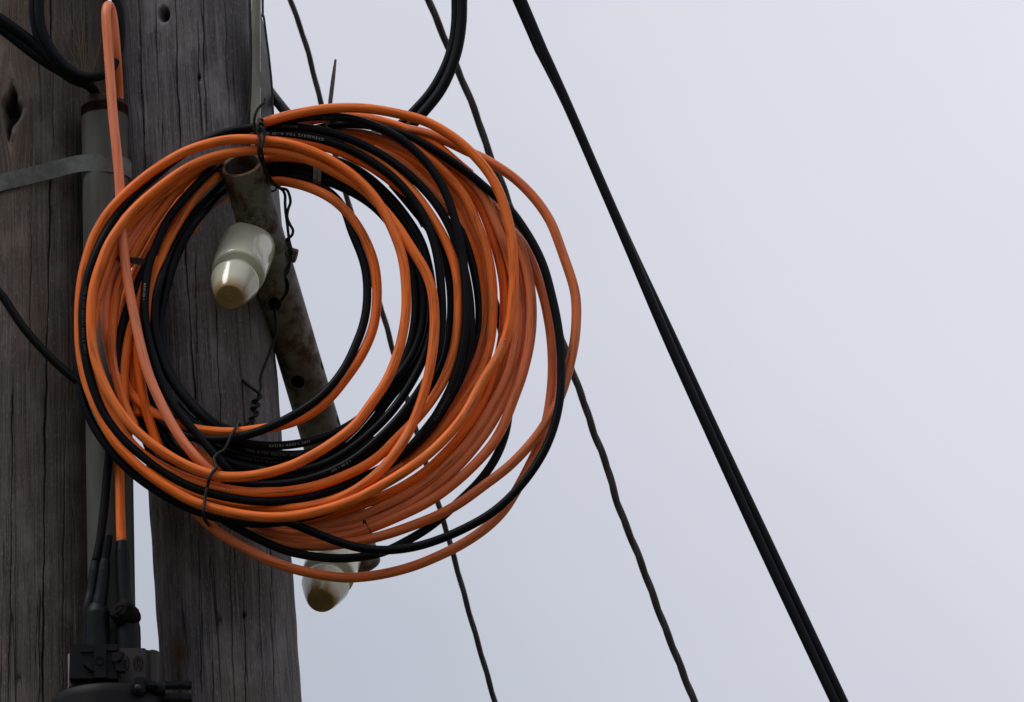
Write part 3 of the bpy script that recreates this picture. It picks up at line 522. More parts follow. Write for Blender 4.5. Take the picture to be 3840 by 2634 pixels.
B.append(('L2', 128, [(1014, 480, 90), (940, 481, 90), (871, 490, 85), (815, 508), (760, 532, 90), (690, 575), (640, 612, 110), (595, 650, 118), (526, 708), (457, 780), (405, 862), (364, 942, 132), (335, 1019), (316, 1088), (309, 1157), (309, 1226), (314, 1295), (328, 1381), (350, 1460), (390, 1555), (450, 1637), (527, 1707), (615, 1773), (714, 1826), (817, 1858, 118), (941, 1879), (1050, 1881), (1150, 1866), (1240, 1840), (1332, 1803, 80), (1398, 1772), (1463, 1742, 70), (1529, 1690), (1595, 1620, 100), (1661, 1514), (1705, 1421), (1730, 1333), (1745, 1245), (1750, 1157, 122), (1747, 1070), (1737, 982), (1720, 880), (1700, 802), (1676, 735), (1641, 667), (1593, 602), (1538, 547), (1469, 502), (1400, 471), (1317, 445), (1214, 436), (1145, 440), (1076, 451), (1020, 464, 112), (980, 480, 70)]))
B.append(('B2', 104, [(900, 488, 60), (950, 477, 96), (1007, 473), (1110, 476), (1214, 492), (1317, 524), (1386, 556), (1455, 596), (1524, 648), (1572, 692), (1620, 745), (1662, 805), (1693, 867), (1725, 950, 80), (1748, 1040, 75), (1762, 1130), (1766, 1215), (1761, 1300), (1742, 1385), (1700, 1475), (1640, 1570, 60), (1570, 1655), (1500, 1715)]))
B.append(('B3', 120, [(900, 520, 60), (960, 508, 96), (1007, 503), (1110, 508), (1179, 518), (1248, 536), (1317, 563), (1386, 602), (1455, 650), (1503, 693), (1548, 748), (1586, 805), (1614, 867), (1636, 940), (1650, 1030), (1657, 1120), (1658, 1200), (1652, 1290, 100), (1630, 1370), (1590, 1440), (1551, 1497), (1490, 1575, 70), (1410, 1655), (1321, 1727), (1217, 1779), (1114, 1808), (1010, 1819), (900, 1812), (800, 1788, 40), (700, 1745)]))
B.append(('R7', 66, [(1470, 690, 40), (1510, 735), (1555, 790), (1600, 845), (1640, 905), (1666, 960), (1682, 1026), (1691, 1090), (1693, 1157), (1687, 1245), (1671, 1311), (1648, 1377), (1615, 1450), (1570, 1520), (1520, 1575), (1463, 1632), (1398, 1688), (1320, 1745), (1230, 1800), (1130, 1840), (1030, 1855), (930, 1855)]))
B.append(('R11', 15, [(1700, 800), (1735, 870), (1765, 960), (1785, 1050), (1797, 1135), (1798, 1223), (1785, 1289), (1762, 1355), (1727, 1421), (1680, 1495), (1620, 1580), (1560, 1655), (1495, 1725)]))
B.append(('R11b', -18, [(1720, 850), (1760, 930), (1792, 1020), (1812, 1110), (1817, 1190), (1808, 1260)]))
B.append(('R8b', 20, [(1420, 620), (1475, 660), (1530, 715), (1590, 790), (1640, 880), (1690, 1000), (1700, 1100)]))
B.append(('M1', 10, [(870, 655, -140), (940, 642, -125), (1014, 634, -80), (1080, 638), (1145, 652, 0), (1240, 686), (1334, 728), (1403, 775), (1450, 822), (1490, 880), (1525, 945), (1547, 1004), (1558, 1092), (1558, 1179), (1546, 1267), (1520, 1346), (1481, 1421), (1433, 1490), (1370, 1555), (1300, 1603, 0), (1217, 1640), (1114, 1666), (1010, 1673), (920, 1664), (840, 1642, 40), (760, 1608), (700, 1565), (660, 1520)]))
B.append(('y', 60, [(980, 1616, -10), (930, 1628, 0), (870, 1624, 12), (810, 1602, 30), (748, 1557, 50), (697, 1500, 60), (650, 1440), (612, 1364), (588, 1278), (578, 1209), (581, 1140), (599, 1060, 70), (620, 998), (648, 938), (691, 857), (750, 770), (819, 697, -80), (870, 662, -140), (940, 630, -116), (1020, 612, -70), (1145, 622, 20), (1250, 656), (1345, 704), (1430, 768), (1490, 840), (1535, 920), (1565, 990), (1585, 1070), (1590, 1160), (1580, 1245), (1551, 1324), (1507, 1395), (1440, 1468), (1370, 1562), (1290, 1645), (1217, 1690), (1100, 1707), (1010, 1702), (941, 1692), (860, 1668), (780, 1630)]))
B.append(('M3', -10, [(1020, 596, -20), (1160, 604), (1290, 642), (1400, 702), (1480, 780), (1540, 865), (1580, 945), (1605, 1040), (1612, 1140), (1605, 1240), (1575, 1330), (1530, 1410), (1465, 1490), (1390, 1590), (1300, 1680), (1217, 1720), (1100, 1735), (1000, 1733), (900, 1715), (800, 1678), (700, 1618), (650, 1565)]))
B.append(('a', 96, [(866, 1775, 60), (834, 1740, 90), (783, 1678), (731, 1620), (679, 1560), (626, 1482), (590, 1390), (567, 1312), (550, 1243), (541, 1157), (545, 1071), (558, 990), (575, 945), (597, 893), (629, 822), (681, 757), (722, 710), (762, 667, 80), (800, 633, 40), (836, 606, -40), (880, 580, -96), (960, 572, -80), (1040, 574, 0), (1150, 582), (1283, 610), (1369, 655), (1438, 714), (1495, 775), (1545, 845), (1580, 905, 30), (1604, 982), (1622, 1090), (1625, 1200), (1602, 1310), (1555, 1415), (1480, 1530), (1395, 1620), (1300, 1695), (1200, 1748), (1100, 1768), (1000, 1764), (900, 1748), (800, 1712)]))
B.append(('M5', -25, [(1400, 1640), (1300, 1725), (1200, 1775), (1100, 1795), (1000, 1795), (900, 1780), (800, 1745), (740, 1710)]))
B.append(('N1', 20, [(528, 1400), (545, 1450), (569, 1519), (600, 1595), (631, 1664), (690, 1715), (760, 1750), (850, 1775)]))
B.append(('N3', -90, [(512, 1120), (508, 1250), (508, 1350), (512, 1450), (522, 1550), (545, 1650), (580, 1730)]))
B.append(('N2', -20, [(480, 1520), (520, 1560), (560, 1620), (600, 1690), (660, 1740)]))
B.append(('u', 72, [(585, 925, 40), (560, 970, 60), (545, 1000), (522, 1053), (503, 1100), (486, 1140), (469, 1185), (453, 1243), (444, 1300), (442, 1364), (445, 1430, 55), (455, 1500, 40), (480, 1570, 30)]))
B.append(('R1', 70, [(560, 1545, 30), (620, 1598, 50), (680, 1630, 70), (740, 1645), (800, 1650), (850, 1648, 98), (907, 1638), (976, 1616), (1045, 1587), (1114, 1550), (1183, 1505), (1244, 1447), (1297, 1375), (1332, 1300), (1358, 1236), (1374, 1166), (1378, 1092), (1372, 1013), (1354, 951), (1330, 895), (1310, 845, 40), (1300, 800, 20), (1270, 752, 10), (1231, 716), (1179, 686), (1110, 662, 0), (1021, 655, -100), (940, 664, -150), (880, 690, -170), (830, 730, -130), (760, 800, 20), (700, 880, 40), (655, 980), (625, 1080), (605, 1180), (600, 1260), (615, 1340), (650, 1420), (700, 1490), (760, 1550, 40), (820, 1597, 30), (880, 1620, 10), (940, 1624, -20), (990, 1612, -30)]))
B.append(('B4', 74, [(1180, 486, 0), (1230, 474, 20), (1283, 466, 40), (1352, 466, 52), (1434, 480), (1503, 500), (1607, 550), (1710, 617), (1779, 668), (1831, 714), (1878, 752), (1917, 790), (1952, 838), (1985, 890), (2012, 937), (2043, 1010), (2065, 1092), (2082, 1165), (2096, 1245), (2104, 1333), (2105, 1421), (2100, 1500, 105), (2078, 1600), (2043, 1689), (1990, 1775), (1920, 1858, 95), (1837, 1930), (1727, 1990), (1639, 2027), (1551, 2053), (1463, 2064), (1376, 2061), (1288, 2040), (1200, 2006), (1125, 1975, 105), (1078, 1957, 95), (1000, 1950, 66), (930, 1948, 50)]))
B.append(('RB', -55, [(1850, 1120, -60), (1870, 1180), (1885, 1260), (1898, 1340), (1906, 1430), (1909, 1500), (1906, 1570), (1889, 1650, -50), (1850, 1735), (1790, 1815), (1727, 1875), (1660, 1938), (1600, 1985), (1533, 2025), (1439, 2072, 20), (1345, 2091), (1251, 2095), (1157, 2085), (1063, 2064), (981, 2027), (907, 1990), (838, 1950, 40), (780, 1915, 20)]))
B.append(('BL', 92, [(300, 1190, 60), (292, 1250, 60), (288, 1330, 62), (292, 1400), (300, 1466), (325, 1545), (364, 1622), (417, 1694), (483, 1764), (571, 1831), (659, 1884), (760, 1926), (850, 1950), (941, 1964), (1040, 1961), (1130, 1944, 90), (1240, 1912, 80), (1340, 1868, 70), (1420, 1832, 60)]))
B.append(('tail', -20, [(415, 1640, 20), (410, 1700, 0), (404, 1760, -15), (400, 1795, -20), (395, 1861, -24), (386, 1949), (375, 2037), (360, 2105, -20)]))
oc = thing('orange_cable', 'orange cable wound into a big hanging coil together with the black cable', 'cable', P(1200, 1940, 100))
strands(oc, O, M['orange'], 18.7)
bc_ = thing('black_cable', 'black printed cable wound through the same big coil as the orange cable', 'cable', P(1000, 1960, 90))
strands(bc_, B, M['black'], 16.4)
# rename the straight runs for what they are
for nm in ('X', 'out', 'tail'): PATH[nm][0].name = 'cable_run'

# ------------------------------------------------------------------ printed lettering wrapped on the sheath
FULL = "OPENSERVE YOA 0-12F G657A1 ADSS L 2021"
def lettering(nm, text, start, toward, m, h=11.5, off=0.0, space=1.35, flip=False):
    """start: photo point where the text begins; toward: a later point along the cable; off: turn round the sheath (radians)"""
    o, c, r = PATH[nm]
    a, b = np.array(P(*start)), np.array(P(*toward))
    scr = lambda p: np.array([np.dot(p-CAM, RIGHT)/np.dot(p-CAM, FWD), np.dot(p-CAM, UP)/np.dot(p-CAM, FWD)])
    sc_ = np.array([scr(p) for p in c]); i0 = int(np.argmin(np.linalg.norm(sc_-scr(a), axis=1))); i1 = int(np.argmin(np.linalg.norm(sc_-scr(b), axis=1)))
    if nm == 'C1':                      # the long strand passes the same place more than once: stay on the nearest turn
        i1 = min(range(max(0, i0-60), min(len(c), i0+60)), key=lambda k: np.linalg.norm(sc_[k]-scr(b)))
    if i1 < i0: c = c[::-1]; i0 = len(c)-1-i0
    c = c[i0:]
    fc = bpy.data.curves.new('t', 'FONT'); fc.body = text; fc.size = 1; fc.space_character = space; fc.resolution_u = 2; fc.offset = .012
    to = bpy.data.objects.new('t', fc); C.objects.link(to); bpy.context.view_layer.update()
    me = bpy.data.meshes.new_from_object(to.evaluated_get(bpy.context.evaluated_depsgraph_get())); bpy.data.objects.remove(to)
    co = np.empty(len(me.vertices)*3); me.vertices.foreach_get('co', co); co = co.reshape(-1, 3)
    sc1 = h*S/.70; co = co*sc1
    s = np.r_[0, np.cumsum(np.linalg.norm(np.diff(c, axis=0), axis=1))]
    if co[:, 0].max() > s[-1]: bpy.data.meshes.remove(me); return
    t = np.gradient(c, axis=0); t /= np.linalg.norm(t, axis=1)[:, None]
    ip = lambda arr, x: np.stack([np.interp(x, s, arr[:, k]) for k in range(3)], 1)
    cc = ip(c, co[:, 0]); tt = ip(t, co[:, 0]); tt /= np.linalg.norm(tt, axis=1)[:, None]
    n = -FWD[None]-tt*(tt@(-FWD))[:, None]; n /= np.linalg.norm(n, axis=1)[:, None]; bb = np.cross(n, tt)
    rr = (r*1.02+.35)*S; ang = (co[:, 1]-h*S/2)/rr+off
    nv = cc+n*(np.cos(ang)*rr)[:, None]+bb*(np.sin(ang)*rr)[:, None]
    me.vertices.foreach_set('co', nv.ravel()); me.update(); me.materials.clear()
    link('printed_lettering', me, m, o, False)
lettering('B3', FULL[:24], (1215, 524, 120), (1100, 507, 120), M['ink'], 10.5, -.10)
lettering('B2', "= 081698M", (1041, 474, 104), (1150, 481, 104), M['ink3'], 9, 0)
lettering('L2', "202111 = 081698 =", (1145, 440, 120), (1214, 436, 120), M['ink3'], 8, -.4)
lettering('L2', FULL[10:], (319, 1075, 130), (309, 1226, 130), M['ink3'], 10, .25)
lettering('a', "= 081698M", (547, 1130, 96), (545, 1071, 96), M['ink'], 8, .1)
lettering('S1', "00956 =", (374, 1128, 95), (398, 1019, 95), M['ink2'], 9, -.4)
lettering('q', "2021 L SSDA", (428, 1345, 85), (447, 1455, 85), M['ink2'], 10, .5)
lettering('M1', "G657A1 ADSS L 2021", (1005, 1673, 0), (1114, 1666, 0), M['ink'], 9, 0)
lettering('y', FULL[10:], (925, 1690, 0), (1050, 1705, 0), M['ink3'], 10, 0)
lettering('M3', FULL[4:26], (900, 1718, 0), (1050, 1735, 0), M['ink3'], 10, 0)
lettering('a', FULL[:13], (975, 1763, 0), (1100, 1768, 0), M['ink3'], 10, .35)
lettering('B3', "202 1 08 0 =", (1245, 1768, 70), (1380, 1685, 70), M['ink'], 8, 0)
lettering('C1', "= "+FULL[:22], (1540, 1608, 155), (1490, 1690, 155), M['ink2'], 9, -.15)
lettering('C1', "= "+FULL, (1898, 1275, 150), (1850, 1375, 150), M['ink2'], 9, -.1)
lettering('L2', FULL[:12], (1680, 1482, 100), (1600, 1615, 100), M['ink3'], 9, .3)
lettering('S2', "202108 0 =", (800, 1826, 118), (921, 1847, 118), M['ink2'], 8, 0)

# small twig of wire twisted round one orange turn, and a nick on the black one
tw = thing('twist_tie', 'tiny wire twist tied round one orange loop near the bottom', 'wire', P(1370, 1970, 110))
tube('wire_strand', [(1362, 1966, 60), (1364, 1958, 104), (1372, 1962, 112), (1380, 1978, 112), (1388, 1990, 108), (1391, 2002, 84)], 2.0, M['wire'], tw, 0, 3, 2, 8)
tube('wire_strand', [(1366, 1962, 106), (1361, 1955, 112), (1366, 1951, 114), (1372, 1957, 112), (1368, 1963, 110)], 2.6, M['wire'], tw, 0, 2, 1.5, 8)

# ------------------------------------------------------------------ tie wires
wt = thing('tie_wire', 'black tie wire knotted over the top of the coil and twisted down past the insulator', 'wire', P(975, 480, 190))
r_ = 5.6
tube('wire_strand', [(991, 386, 150), (984, 391, 152), (972, 402, 154), (961, 420, 154), (954, 445, 150), (952, 472, 146), (955, 500, 136), (960, 525, 100), (964, 560, 60)], r_, M['wire'], wt, 0, 4, 3, 10)
for k_ in range(3):
    tube('frayed_end', [(988, 388, 150+k_), (991+k_*2, 380-k_*2, 151), (990+k_*3, 370-k_, 152)], 1.2, M['wire'], wt, 0, 1, 2, 6)
tube('wire_strand', [(985, 452, 120), (978, 446, 150), (971, 449, 172), (969, 458, 184), (974, 462, 190), (985, 464, 192), (991, 474, 192), (990, 486, 194), (982, 493, 198), (972, 490, 202), (967, 478, 204), (968, 466, 202), (976, 460, 200), (985, 463, 200)], r_, M['wire'], wt, 0, 3, 2, 10)
tube('wire_strand', [(973, 455, 178), (966, 468, 196), (965, 485, 202), (968, 503, 200), (973, 515, 202), (971, 535, 206), (969, 555, 206), (971, 578, 196), (977, 600, 170), (988, 622, 120), (1001, 648, 60), (1018, 676, 10), (1040, 700, -10), (1060, 714, -20), (1069, 733, -30), (1069, 760, -45), (1071, 795, -50), (1077, 838, -55), (1083, 892, -60), (1089, 922, -60), (1096, 942, -56), (1093, 955, -70), (1085, 968, -84), (1086, 990, -88), (1083, 1012, -92), (1074, 1028, -96), (1071, 1045, -120), (1075, 1070, -150), (1073, 1098, -180), (1056, 1126, -220), (1038, 1143, -246), (1031, 1162, -262), (1035, 1205, -285), (1037, 1239, -295), (1032, 1267, -300), (1019, 1299, -305), (1003, 1344, -305), (982, 1397, -300), (976, 1425, -300), (978, 1454, -296), (971, 1478, -290), (961, 1520, -280), (953, 1560, -270), (948, 1595, -262), (946, 1625, -250)], r_, M['wire'], wt, 0, 5, 3, 10)
tube('wire_strand', [(977, 476, 204), (985, 484, 206), (990, 500, 204), (989, 520, 205), (984, 540, 206), (980, 560, 204), (984, 582, 190), (988, 605, 160), (990, 630, 100), (998, 655, 50), (1022, 688, 14), (1050, 706, -8), (1075, 712, -24), (1086, 736, -34), (1089, 761, -40), (1081, 784, -44), (1077, 815, -50), (1088, 844, -50), (1099, 864, -50), (1094, 884, -50), (1076, 898, -56), (1075, 912, -62), (1084, 930, -60), (1086, 950, -66), (1093, 970, -76), (1080, 995, -88), (1070, 1012, -90), (1070, 1035, -96), (1079, 1056, -118), (1080, 1085, -160), (1072, 1105, -180), (1056, 1122, -205)], r_, M['wire'], wt, 0, 4, 3, 10)
tube('wire_strand', [(1000, 648, 50), (1004, 690, -20), (1012, 712, -50), (1022, 718, -58), (1034, 712, -62), (1038, 700, -80)], 4, M['wire'], wt, 0, 4, 3, 8)
hel = [(909, 1423, -262), (922, 1438, -266), (945, 1456, -270), (966, 1472, -272)]
for i in range(34):
    f_ = i/33; cx = 966-f_*16; cy = 1482+f_*96; q = f_*2*math.pi*3.0-1.2
    hel.append((cx+15*math.cos(q), cy+3*math.sin(q*.5), -290+f_*30+15*math.sin(q)))
hel += [(938, 1580, -255), (925, 1592, -250), (911, 1602, -246), (901, 1600, -240), (897, 1588, -236)]
tube('wire_twist', hel, r_, M['wire'], wt, 0, 2.5, 2, 10)
wb = thing('tie_wire', 'black tie wire hooked across the lower left side of the coil', 'wire', P(790, 1790, 180))
tube('wire_strand', [(889, 1580, -60), (888, 1586, 40), (885, 1600, 100), (880, 1613, 122), (866, 1637, 130), (851, 1672, 132), (840, 1690, 130), (820, 1700, 130), (805, 1715, 136), (803, 1727, 144), (808, 1742, 158), (813, 1754, 170), (800, 1768, 180), (790, 1782, 184), (784, 1800, 182), (778, 1825, 158), (773, 1845, 158), (768, 1875, 160), (765, 1900, 176), (763, 1925, 176), (764, 1942, 140), (772, 1956, 118), (780, 1966, 90), (784, 1972, 40)], 6.2, M['wire'], wb, 0, 4, 3, 10)

# ------------------------------------------------------------------ nylon ties
zt = thing('cable_tie', 'grey nylon cable tie round the inner black loops, its tail sticking up above the coil', 'cable tie', P(1188, 650, 60))
def ribbon(name, pts, hw, m, parent, th=1.4):      # pts (x,y,w,halfwidth)
    V = []; 
    for i, q in enumerate(pts):
        c = P(q[0], q[1], q[2]); p0 = P(*pts[max(i-1, 0)][:3]); p1 = P(*pts[min(i+1, len(pts)-1)][:3]); tn = (p1-p0)/np.linalg.norm(p1-p0)
        sd_ = np.cross(tn, FWD); sd_ /= np.linalg.norm(sd_); nn = np.cross(sd_, tn)
        for a_, b_ in ((1, 1), (-1, 1), (-1, -1), (1, -1)): V.append(c+sd_*q[3]*S*a_+nn*th*S*b_)
    n = len(pts); F = [(i*4+j, i*4+(j+1) % 4, i*4+4+(j+1) % 4, i*4+4+j) for i in range(n-1) for j in range(4)]+[(0, 1, 2, 3), (n*4-1, n*4-2, n*4-3, n*4-4)]
    mb = MB(); mb.add(V, F); return mb.obj(name, m, parent, False)
ribbon('tail', [(1259, 223, 90, 2.5), (1258, 227, 90, 4.5), (1255, 250, 88, 5.5), (1250, 290, 82, 7.5), (1245, 330, 74, 8), (1240, 370, 64, 8.2), (1235, 420, 50, 8.4), (1228, 480, 34, 8.4), (1215, 540, 20, 8.4), (1196, 612, 10, 8.4)], 8, M['zip'], zt)
ribbon('band', [(1180, 585, 34, 7), (1182, 600, 46, 7), (1182, 640, 46, 7), (1181, 672, 40, 7), (1181, 690, 20, 7)], 7, M['zip'], zt)
ribbon('band', [(1196, 590, 34, 7), (1197, 605, 44, 7), (1198, 645, 44, 7), (1197, 680, 38, 7), (1196, 694, 18, 7)], 7, M['zip'], zt)
zb = thing('cable_tie', 'black nylon cable tie pinching the orange loops on the left side of the coil', 'cable tie', P(520, 985, 100))
ribbon('band', [(556, 987, 60, 13), (548, 985, 90, 13), (525, 981, 110, 13), (505, 978, 112, 12), (480, 975, 100, 11)], 12, M['zipdark'], zb)
ribbon('band', [(456, 965, 90, 9), (447, 972, 84, 10), (438, 982, 60, 10), (430, 996, 20, 8)], 9, M['zipdark'], zb)

# ------------------------------------------------------------------ other cables around the pole
def single(name, pts, r, m, label, cat, w0=0, sigma=20, seg=18, step=8, wob=.004):
    o, c = tube(name, pts, r, m, None, w0, sigma, step, seg, wob); tag(o, label, cat); return o
single('drop_cable', [(-700, 560, 40), (-300, 870, 50), (-90, 1025, 60), (0, 1100, 64), (47, 1170), (95, 1238), (166, 1318), (237, 1386), (308, 1445, 66), (345, 1484, 60), (400, 1530, 20), (470, 1570, -10)], 16.5, M['black'], 'black cable slanting in from the left edge into the coil', 'cable')
lp = thing('cable_bundle', 'thick black cables drooping across the brown pole into the conduit top', 'cable bundle', P(250, 270, 40))
tube('cable', [(-600, -330, 60), (-200, -50, 60), (0, 70, 60), (56, 110), (113, 152), (165, 205), (210, 250), (262, 292, 20), (310, 312, 0)], 20, M['thick'], lp, 0, 20, 8, 18)
tube('cable', [(-600, -290, 30), (-200, -14, 30), (0, 106, 30), (56, 147), (113, 192), (169, 232), (226, 266, 20), (282, 296, 10), (325, 315, -30), (348, 333, -70), (360, 365, -120), (366, 430, -155)], 20.5, M['thick'], lp, 0, 20, 8, 18)
tube('cable', [(147, -800, 80), (147, -200, 80), (146, 0, 84), (148, 60), (156, 110), (177, 160), (209, 211), (248, 252), (291, 281), (335, 292, 78), (378, 286, 60), (412, 262, 20), (436, 225, 0), (448, 170), (452, 110), (448, 50), (436, 0), (420, -80), (410, -400)], 18.5, M['thick'], lp, 0, 20, 8, 18)
tube('cable', [(126, -800, 56), (125, -200, 56), (124, 0, 60), (127, 70), (137, 125), (160, 180), (195, 232), (240, 272), (285, 298), (335, 305, 30)], 17, M['thick'], lp, 0, 20, 8, 18)
rl = thing('cable_bundle', 'pair of thick black cables looping down behind the top of the coil', 'cable bundle', P(1500, 520, -120))
tube('cable', [(1720, -900, -150), (1732, -300, -150), (1733, 0, -150), (1731, 86), (1719, 172), (1696, 250), (1661, 327), (1625, 379), (1588, 422), (1552, 462), (1510, 494), (1450, 515, -130), (1380, 520), (1300, 522), (1220, 515), (1150, 488, -190), (1090, 440, -260), (1055, 400, -350), (1022, 358, -480), (985, 310, -640), (930, 250, -800), (880, 200, -900)], 20, M['thick'], rl, 0, 18, 8, 18)
tube('cable', [(1690, -900, -185), (1705, -300, -185), (1709, 0, -185), (1708, 86), (1697, 165), (1673, 240), (1638, 310), (1600, 365), (1563, 405), (1528, 443), (1492, 476), (1440, 500), (1380, 508), (1300, 510)], 17.5, M['thick'], rl, 0, 18, 8, 18)
single('service_wire', [(985, -700, -250), (985, 0, -250), (989, 60), (999, 142), (1009, 220), (1018, 308), (1022, 370), (1024, 430, -255), (1030, 520, -300), (1050, 700, -420)], 4.6, M['wire'], 'thin black wire running down along the outer edge of the steel angle bar', 'wire', sigma=8, seg=10)
single('service_wire', [(936, -700, -262), (937, 0, -262), (940, 120), (941, 237), (939, 330), (935, 400), (926, 450), (915, 500, -240), (905, 540, -230)], 5.2, M['wire'], 'thin black wire between the grey pole and the steel angle bar', 'wire', sigma=8, seg=10)

# overhead wires crossing the sky
def twisted(name, pts, r, n_str, off, pitch, m, label, dep):
    """n_str strands of radius r laid round each other; pts in photo pixels at extra distance dep (pixels)"""
    c = smooth_curve([(x, y, -dep) for x, y in pts], 10, 40); W = np.array([P(*q) for q in c]); t, n, b = frames(W)
    k = 1+dep*S/D0; s = np.r_[0, np.cumsum(np.linalg.norm(np.diff(c[:, :2], axis=0), axis=1))]
    root = thing(name, label, 'overhead wire', W[len(W)//2])
    for i in range(n_str):
        q = 2*math.pi*(s/pitch+.16*np.sin(s/790+off)+.08*np.sin(s/310)+i/n_str)
        cc = W+(n*np.cos(q)[:, None]+b*np.sin(q)[:, None])*off*S*k
        V, F, UV = tube_data(cc, r*S*k, 12); link('wire_strand', mesh(V, F, UV), m, root)
def line(pts, ext0, ext1):
    p = [np.array(q, float) for q in pts]; d0 = (p[0]-p[1])/np.linalg.norm(p[0]-p[1]); d1 = (p[-1]-p[-2])/np.linalg.norm(p[-1]-p[-2])
    return [tuple(p[0]+d0*ext0)]+[tuple(p[0]+d0*ext0*.4)]+[tuple(q) for q in p]+[tuple(p[-1]+d1*ext1*.4), tuple(p[-1]+d1*ext1)]
twisted('overhead_wire', line([(1089, 0), (1141, 146), (1175, 272), (1205, 394), (1255, 570), (1306, 758), (1370, 975), (1437, 1180), (1475, 1320), (1550, 1580), (1644, 1893), (1676, 1996), (1705, 2100), (1760, 2300), (1812, 2480), (1856, 2634)], 2500, 2500), 6.6, 3, 4.6, 420, M['oldwire'], 'thin dark overhead wire, nearest to the wooden pole of the three crossing the sky', 1500)
twisted('overhead_wire', line([(1607, 0), (1642, 85), (1676, 165), (1712, 250), (1745, 330), (1784, 422), (1808, 495), (1836, 584), (1872, 665), (1895, 722), (1947, 872), (1986, 945), (2050, 1120), (2127, 1329), (2149, 1405), (2188, 1500), (2225, 1620), (2278, 1750), (2313, 1883), (2400, 2100), (2478, 2313), (2540, 2470), (2604, 2634)], 2500, 2500), 8.4, 3, 6.4, 430, M['oldwire'], 'twisted brown-black overhead wire, middle one of the three crossing the sky', 1200)
cw = thing('overhead_cable', 'thick twin black overhead cable, rightmost and nearest of those crossing the sky', 'overhead wire', P(2500, 1260, 0))
def ext(pts, a, b):
    p = [np.array(q, float) for q in pts]; d0 = p[0]-p[1]; d0 /= np.linalg.norm(d0[:2]); d1 = p[-1]-p[-2]; d1 /= np.linalg.norm(d1[:2]); return [p[0]+d0*a]+p+[p[-1]+d1*b]
tube('cable', ext([(1957, 0, 0), (2028, 169, 0), (2121, 376, 0), (2217, 600, 0), (2346, 900, 0), (2494, 1251, 0), (2651, 1600, 0), (2834, 2000, 0), (2983, 2318, 0), (3132, 2634, 0)], 2500, 2500), 18.2, M['thick'], cw, 0, 60, 16, 20)
tube('cable', ext([(1940, 0, -20), (2014, 169, -34), (2119, 376, -36), (2217, 600, -36), (2349, 900, -35), (2514, 1251, -32), (2675, 1600, -28), (2864, 2000, -24), (3014, 2318, -22), (3163, 2634, -20)], 2500, 2500), 18.2, M['thick'], cw, 0, 60, 16, 20)

# ------------------------------------------------------------------ splice closure, bottom left
cl = thing('splice_closure', 'black plastic cable splice closure strapped in front of the conduit', 'closure', P(420, 2634, 0))
def sleeve(name, pts, rad, m, parent, sigma=5, seg=28):
    c4 = smooth_curve([(x, y, w_) for (x, y, w_) in pts], 4, sigma); C_ = np.array([P(*q) for q in c4])
    s = np.linspace(0, 1, len(C_)); rr = np.interp(s, np.linspace(0, 1, len(rad)), rad)*S
    V, F, UV = tube_data(C_, rr, seg); return link(name, mesh(V, F, UV), m, parent)
sleeve('cable_stub', [(409, 2008, 6), (402, 2050, 4), (394, 2105, 2)], [15.5, 15.5, 15.5], M['black'], cl)
mb = MB(); mb.lathe(P(409, 2009, 6), CV(.1, -1, 0), [(0, 9*S), (2.5*S, 8*S), (4*S, 3*S)], 12); mb.obj('cut_end', M['straw'], cl, True)
sleeve('heat_shrink_sleeve', [(361, 2096, -22), (356, 2130, -22), (350, 2180, -22), (343, 2225, -20), (334, 2260, -14), (330, 2300, -12), (330, 2425, -12)], [15, 20.5, 21, 21.5, 22, 20, 19, 19], M['heat'], cl)
sleeve('heat_shrink_sleeve', [(396, 2100, 4), (392, 2125, 4), (386, 2180, 4), (379, 2230, 4), (373, 2262, 4), (370, 2300, 4)], [18, 22, 23, 24, 27, 28], M['heat'], cl)
sleeve('heat_shrink_boot', [(368, 2266, 0), (367, 2282, 0), (367, 2300, 0), (366, 2345, 0), (366, 2455, 0)], [27, 38, 45, 45, 45, 45, 45, 45, 45, 45, 45, 45], M['heat'], cl)
sleeve('heat_shrink_sleeve', [(456, 2030, -10), (457, 2045, -10), (459, 2100, -8), (462, 2180, -4), (466, 2240, 0), (474, 2290, 0)], [20, 25.5, 26, 26, 26, 26, 27, 33], M['heat'], cl)
sleeve('heat_shrink_boot', [(480, 2325, -6), (480, 2360, -6), (481, 2450, -6)], [40, 46, 47, 47, 47], M['heat'], cl)
mb = MB(); mb.lathe(P(455, 2019, -12), CV(.05, -1, 0), [(-9*S, 19.2*S), (-6*S, 20.6*S), (-3*S, 19.4*S), (0, 20.6*S), (3*S, 19*S)], 24); mb.obj('clamp_ring', M['rim'], cl, True)
# putty lump: displaced sphere-like bodies merged in one mesh
bm = bmesh.new(); bmesh.ops.create_icosphere(bm, subdivisions=5, radius=1)
from mathutils import noise as mn
for v_ in bm.verts:
    p_ = v_.co.copy(); n1 = mn.noise(p_*1.7+Vector((3, 1, 7))); n2 = mn.noise(p_*4.2); n3 = abs(mn.noise(p_*9)); k_ = 1+.20*n1+.09*n2-.06*n3
    lobe = .34*math.exp(-((p_-Vector((.82, .25, -.35))).length/.55)**2)
    q = p_*(k_+lobe); w_ = np.array(P(466, 2303, 30))+RIGHT*q.x*50*S+UP*q.z*46*S-FWD*q.y*-44*S; v_.co = Vector(w_)
me = bpy.data.meshes.new('putty'); bm.to_mesh(me); bm.free(); link('putty_lump', me, M['putty'], cl)
VZ_ = np.array((0, -1.0, 0))
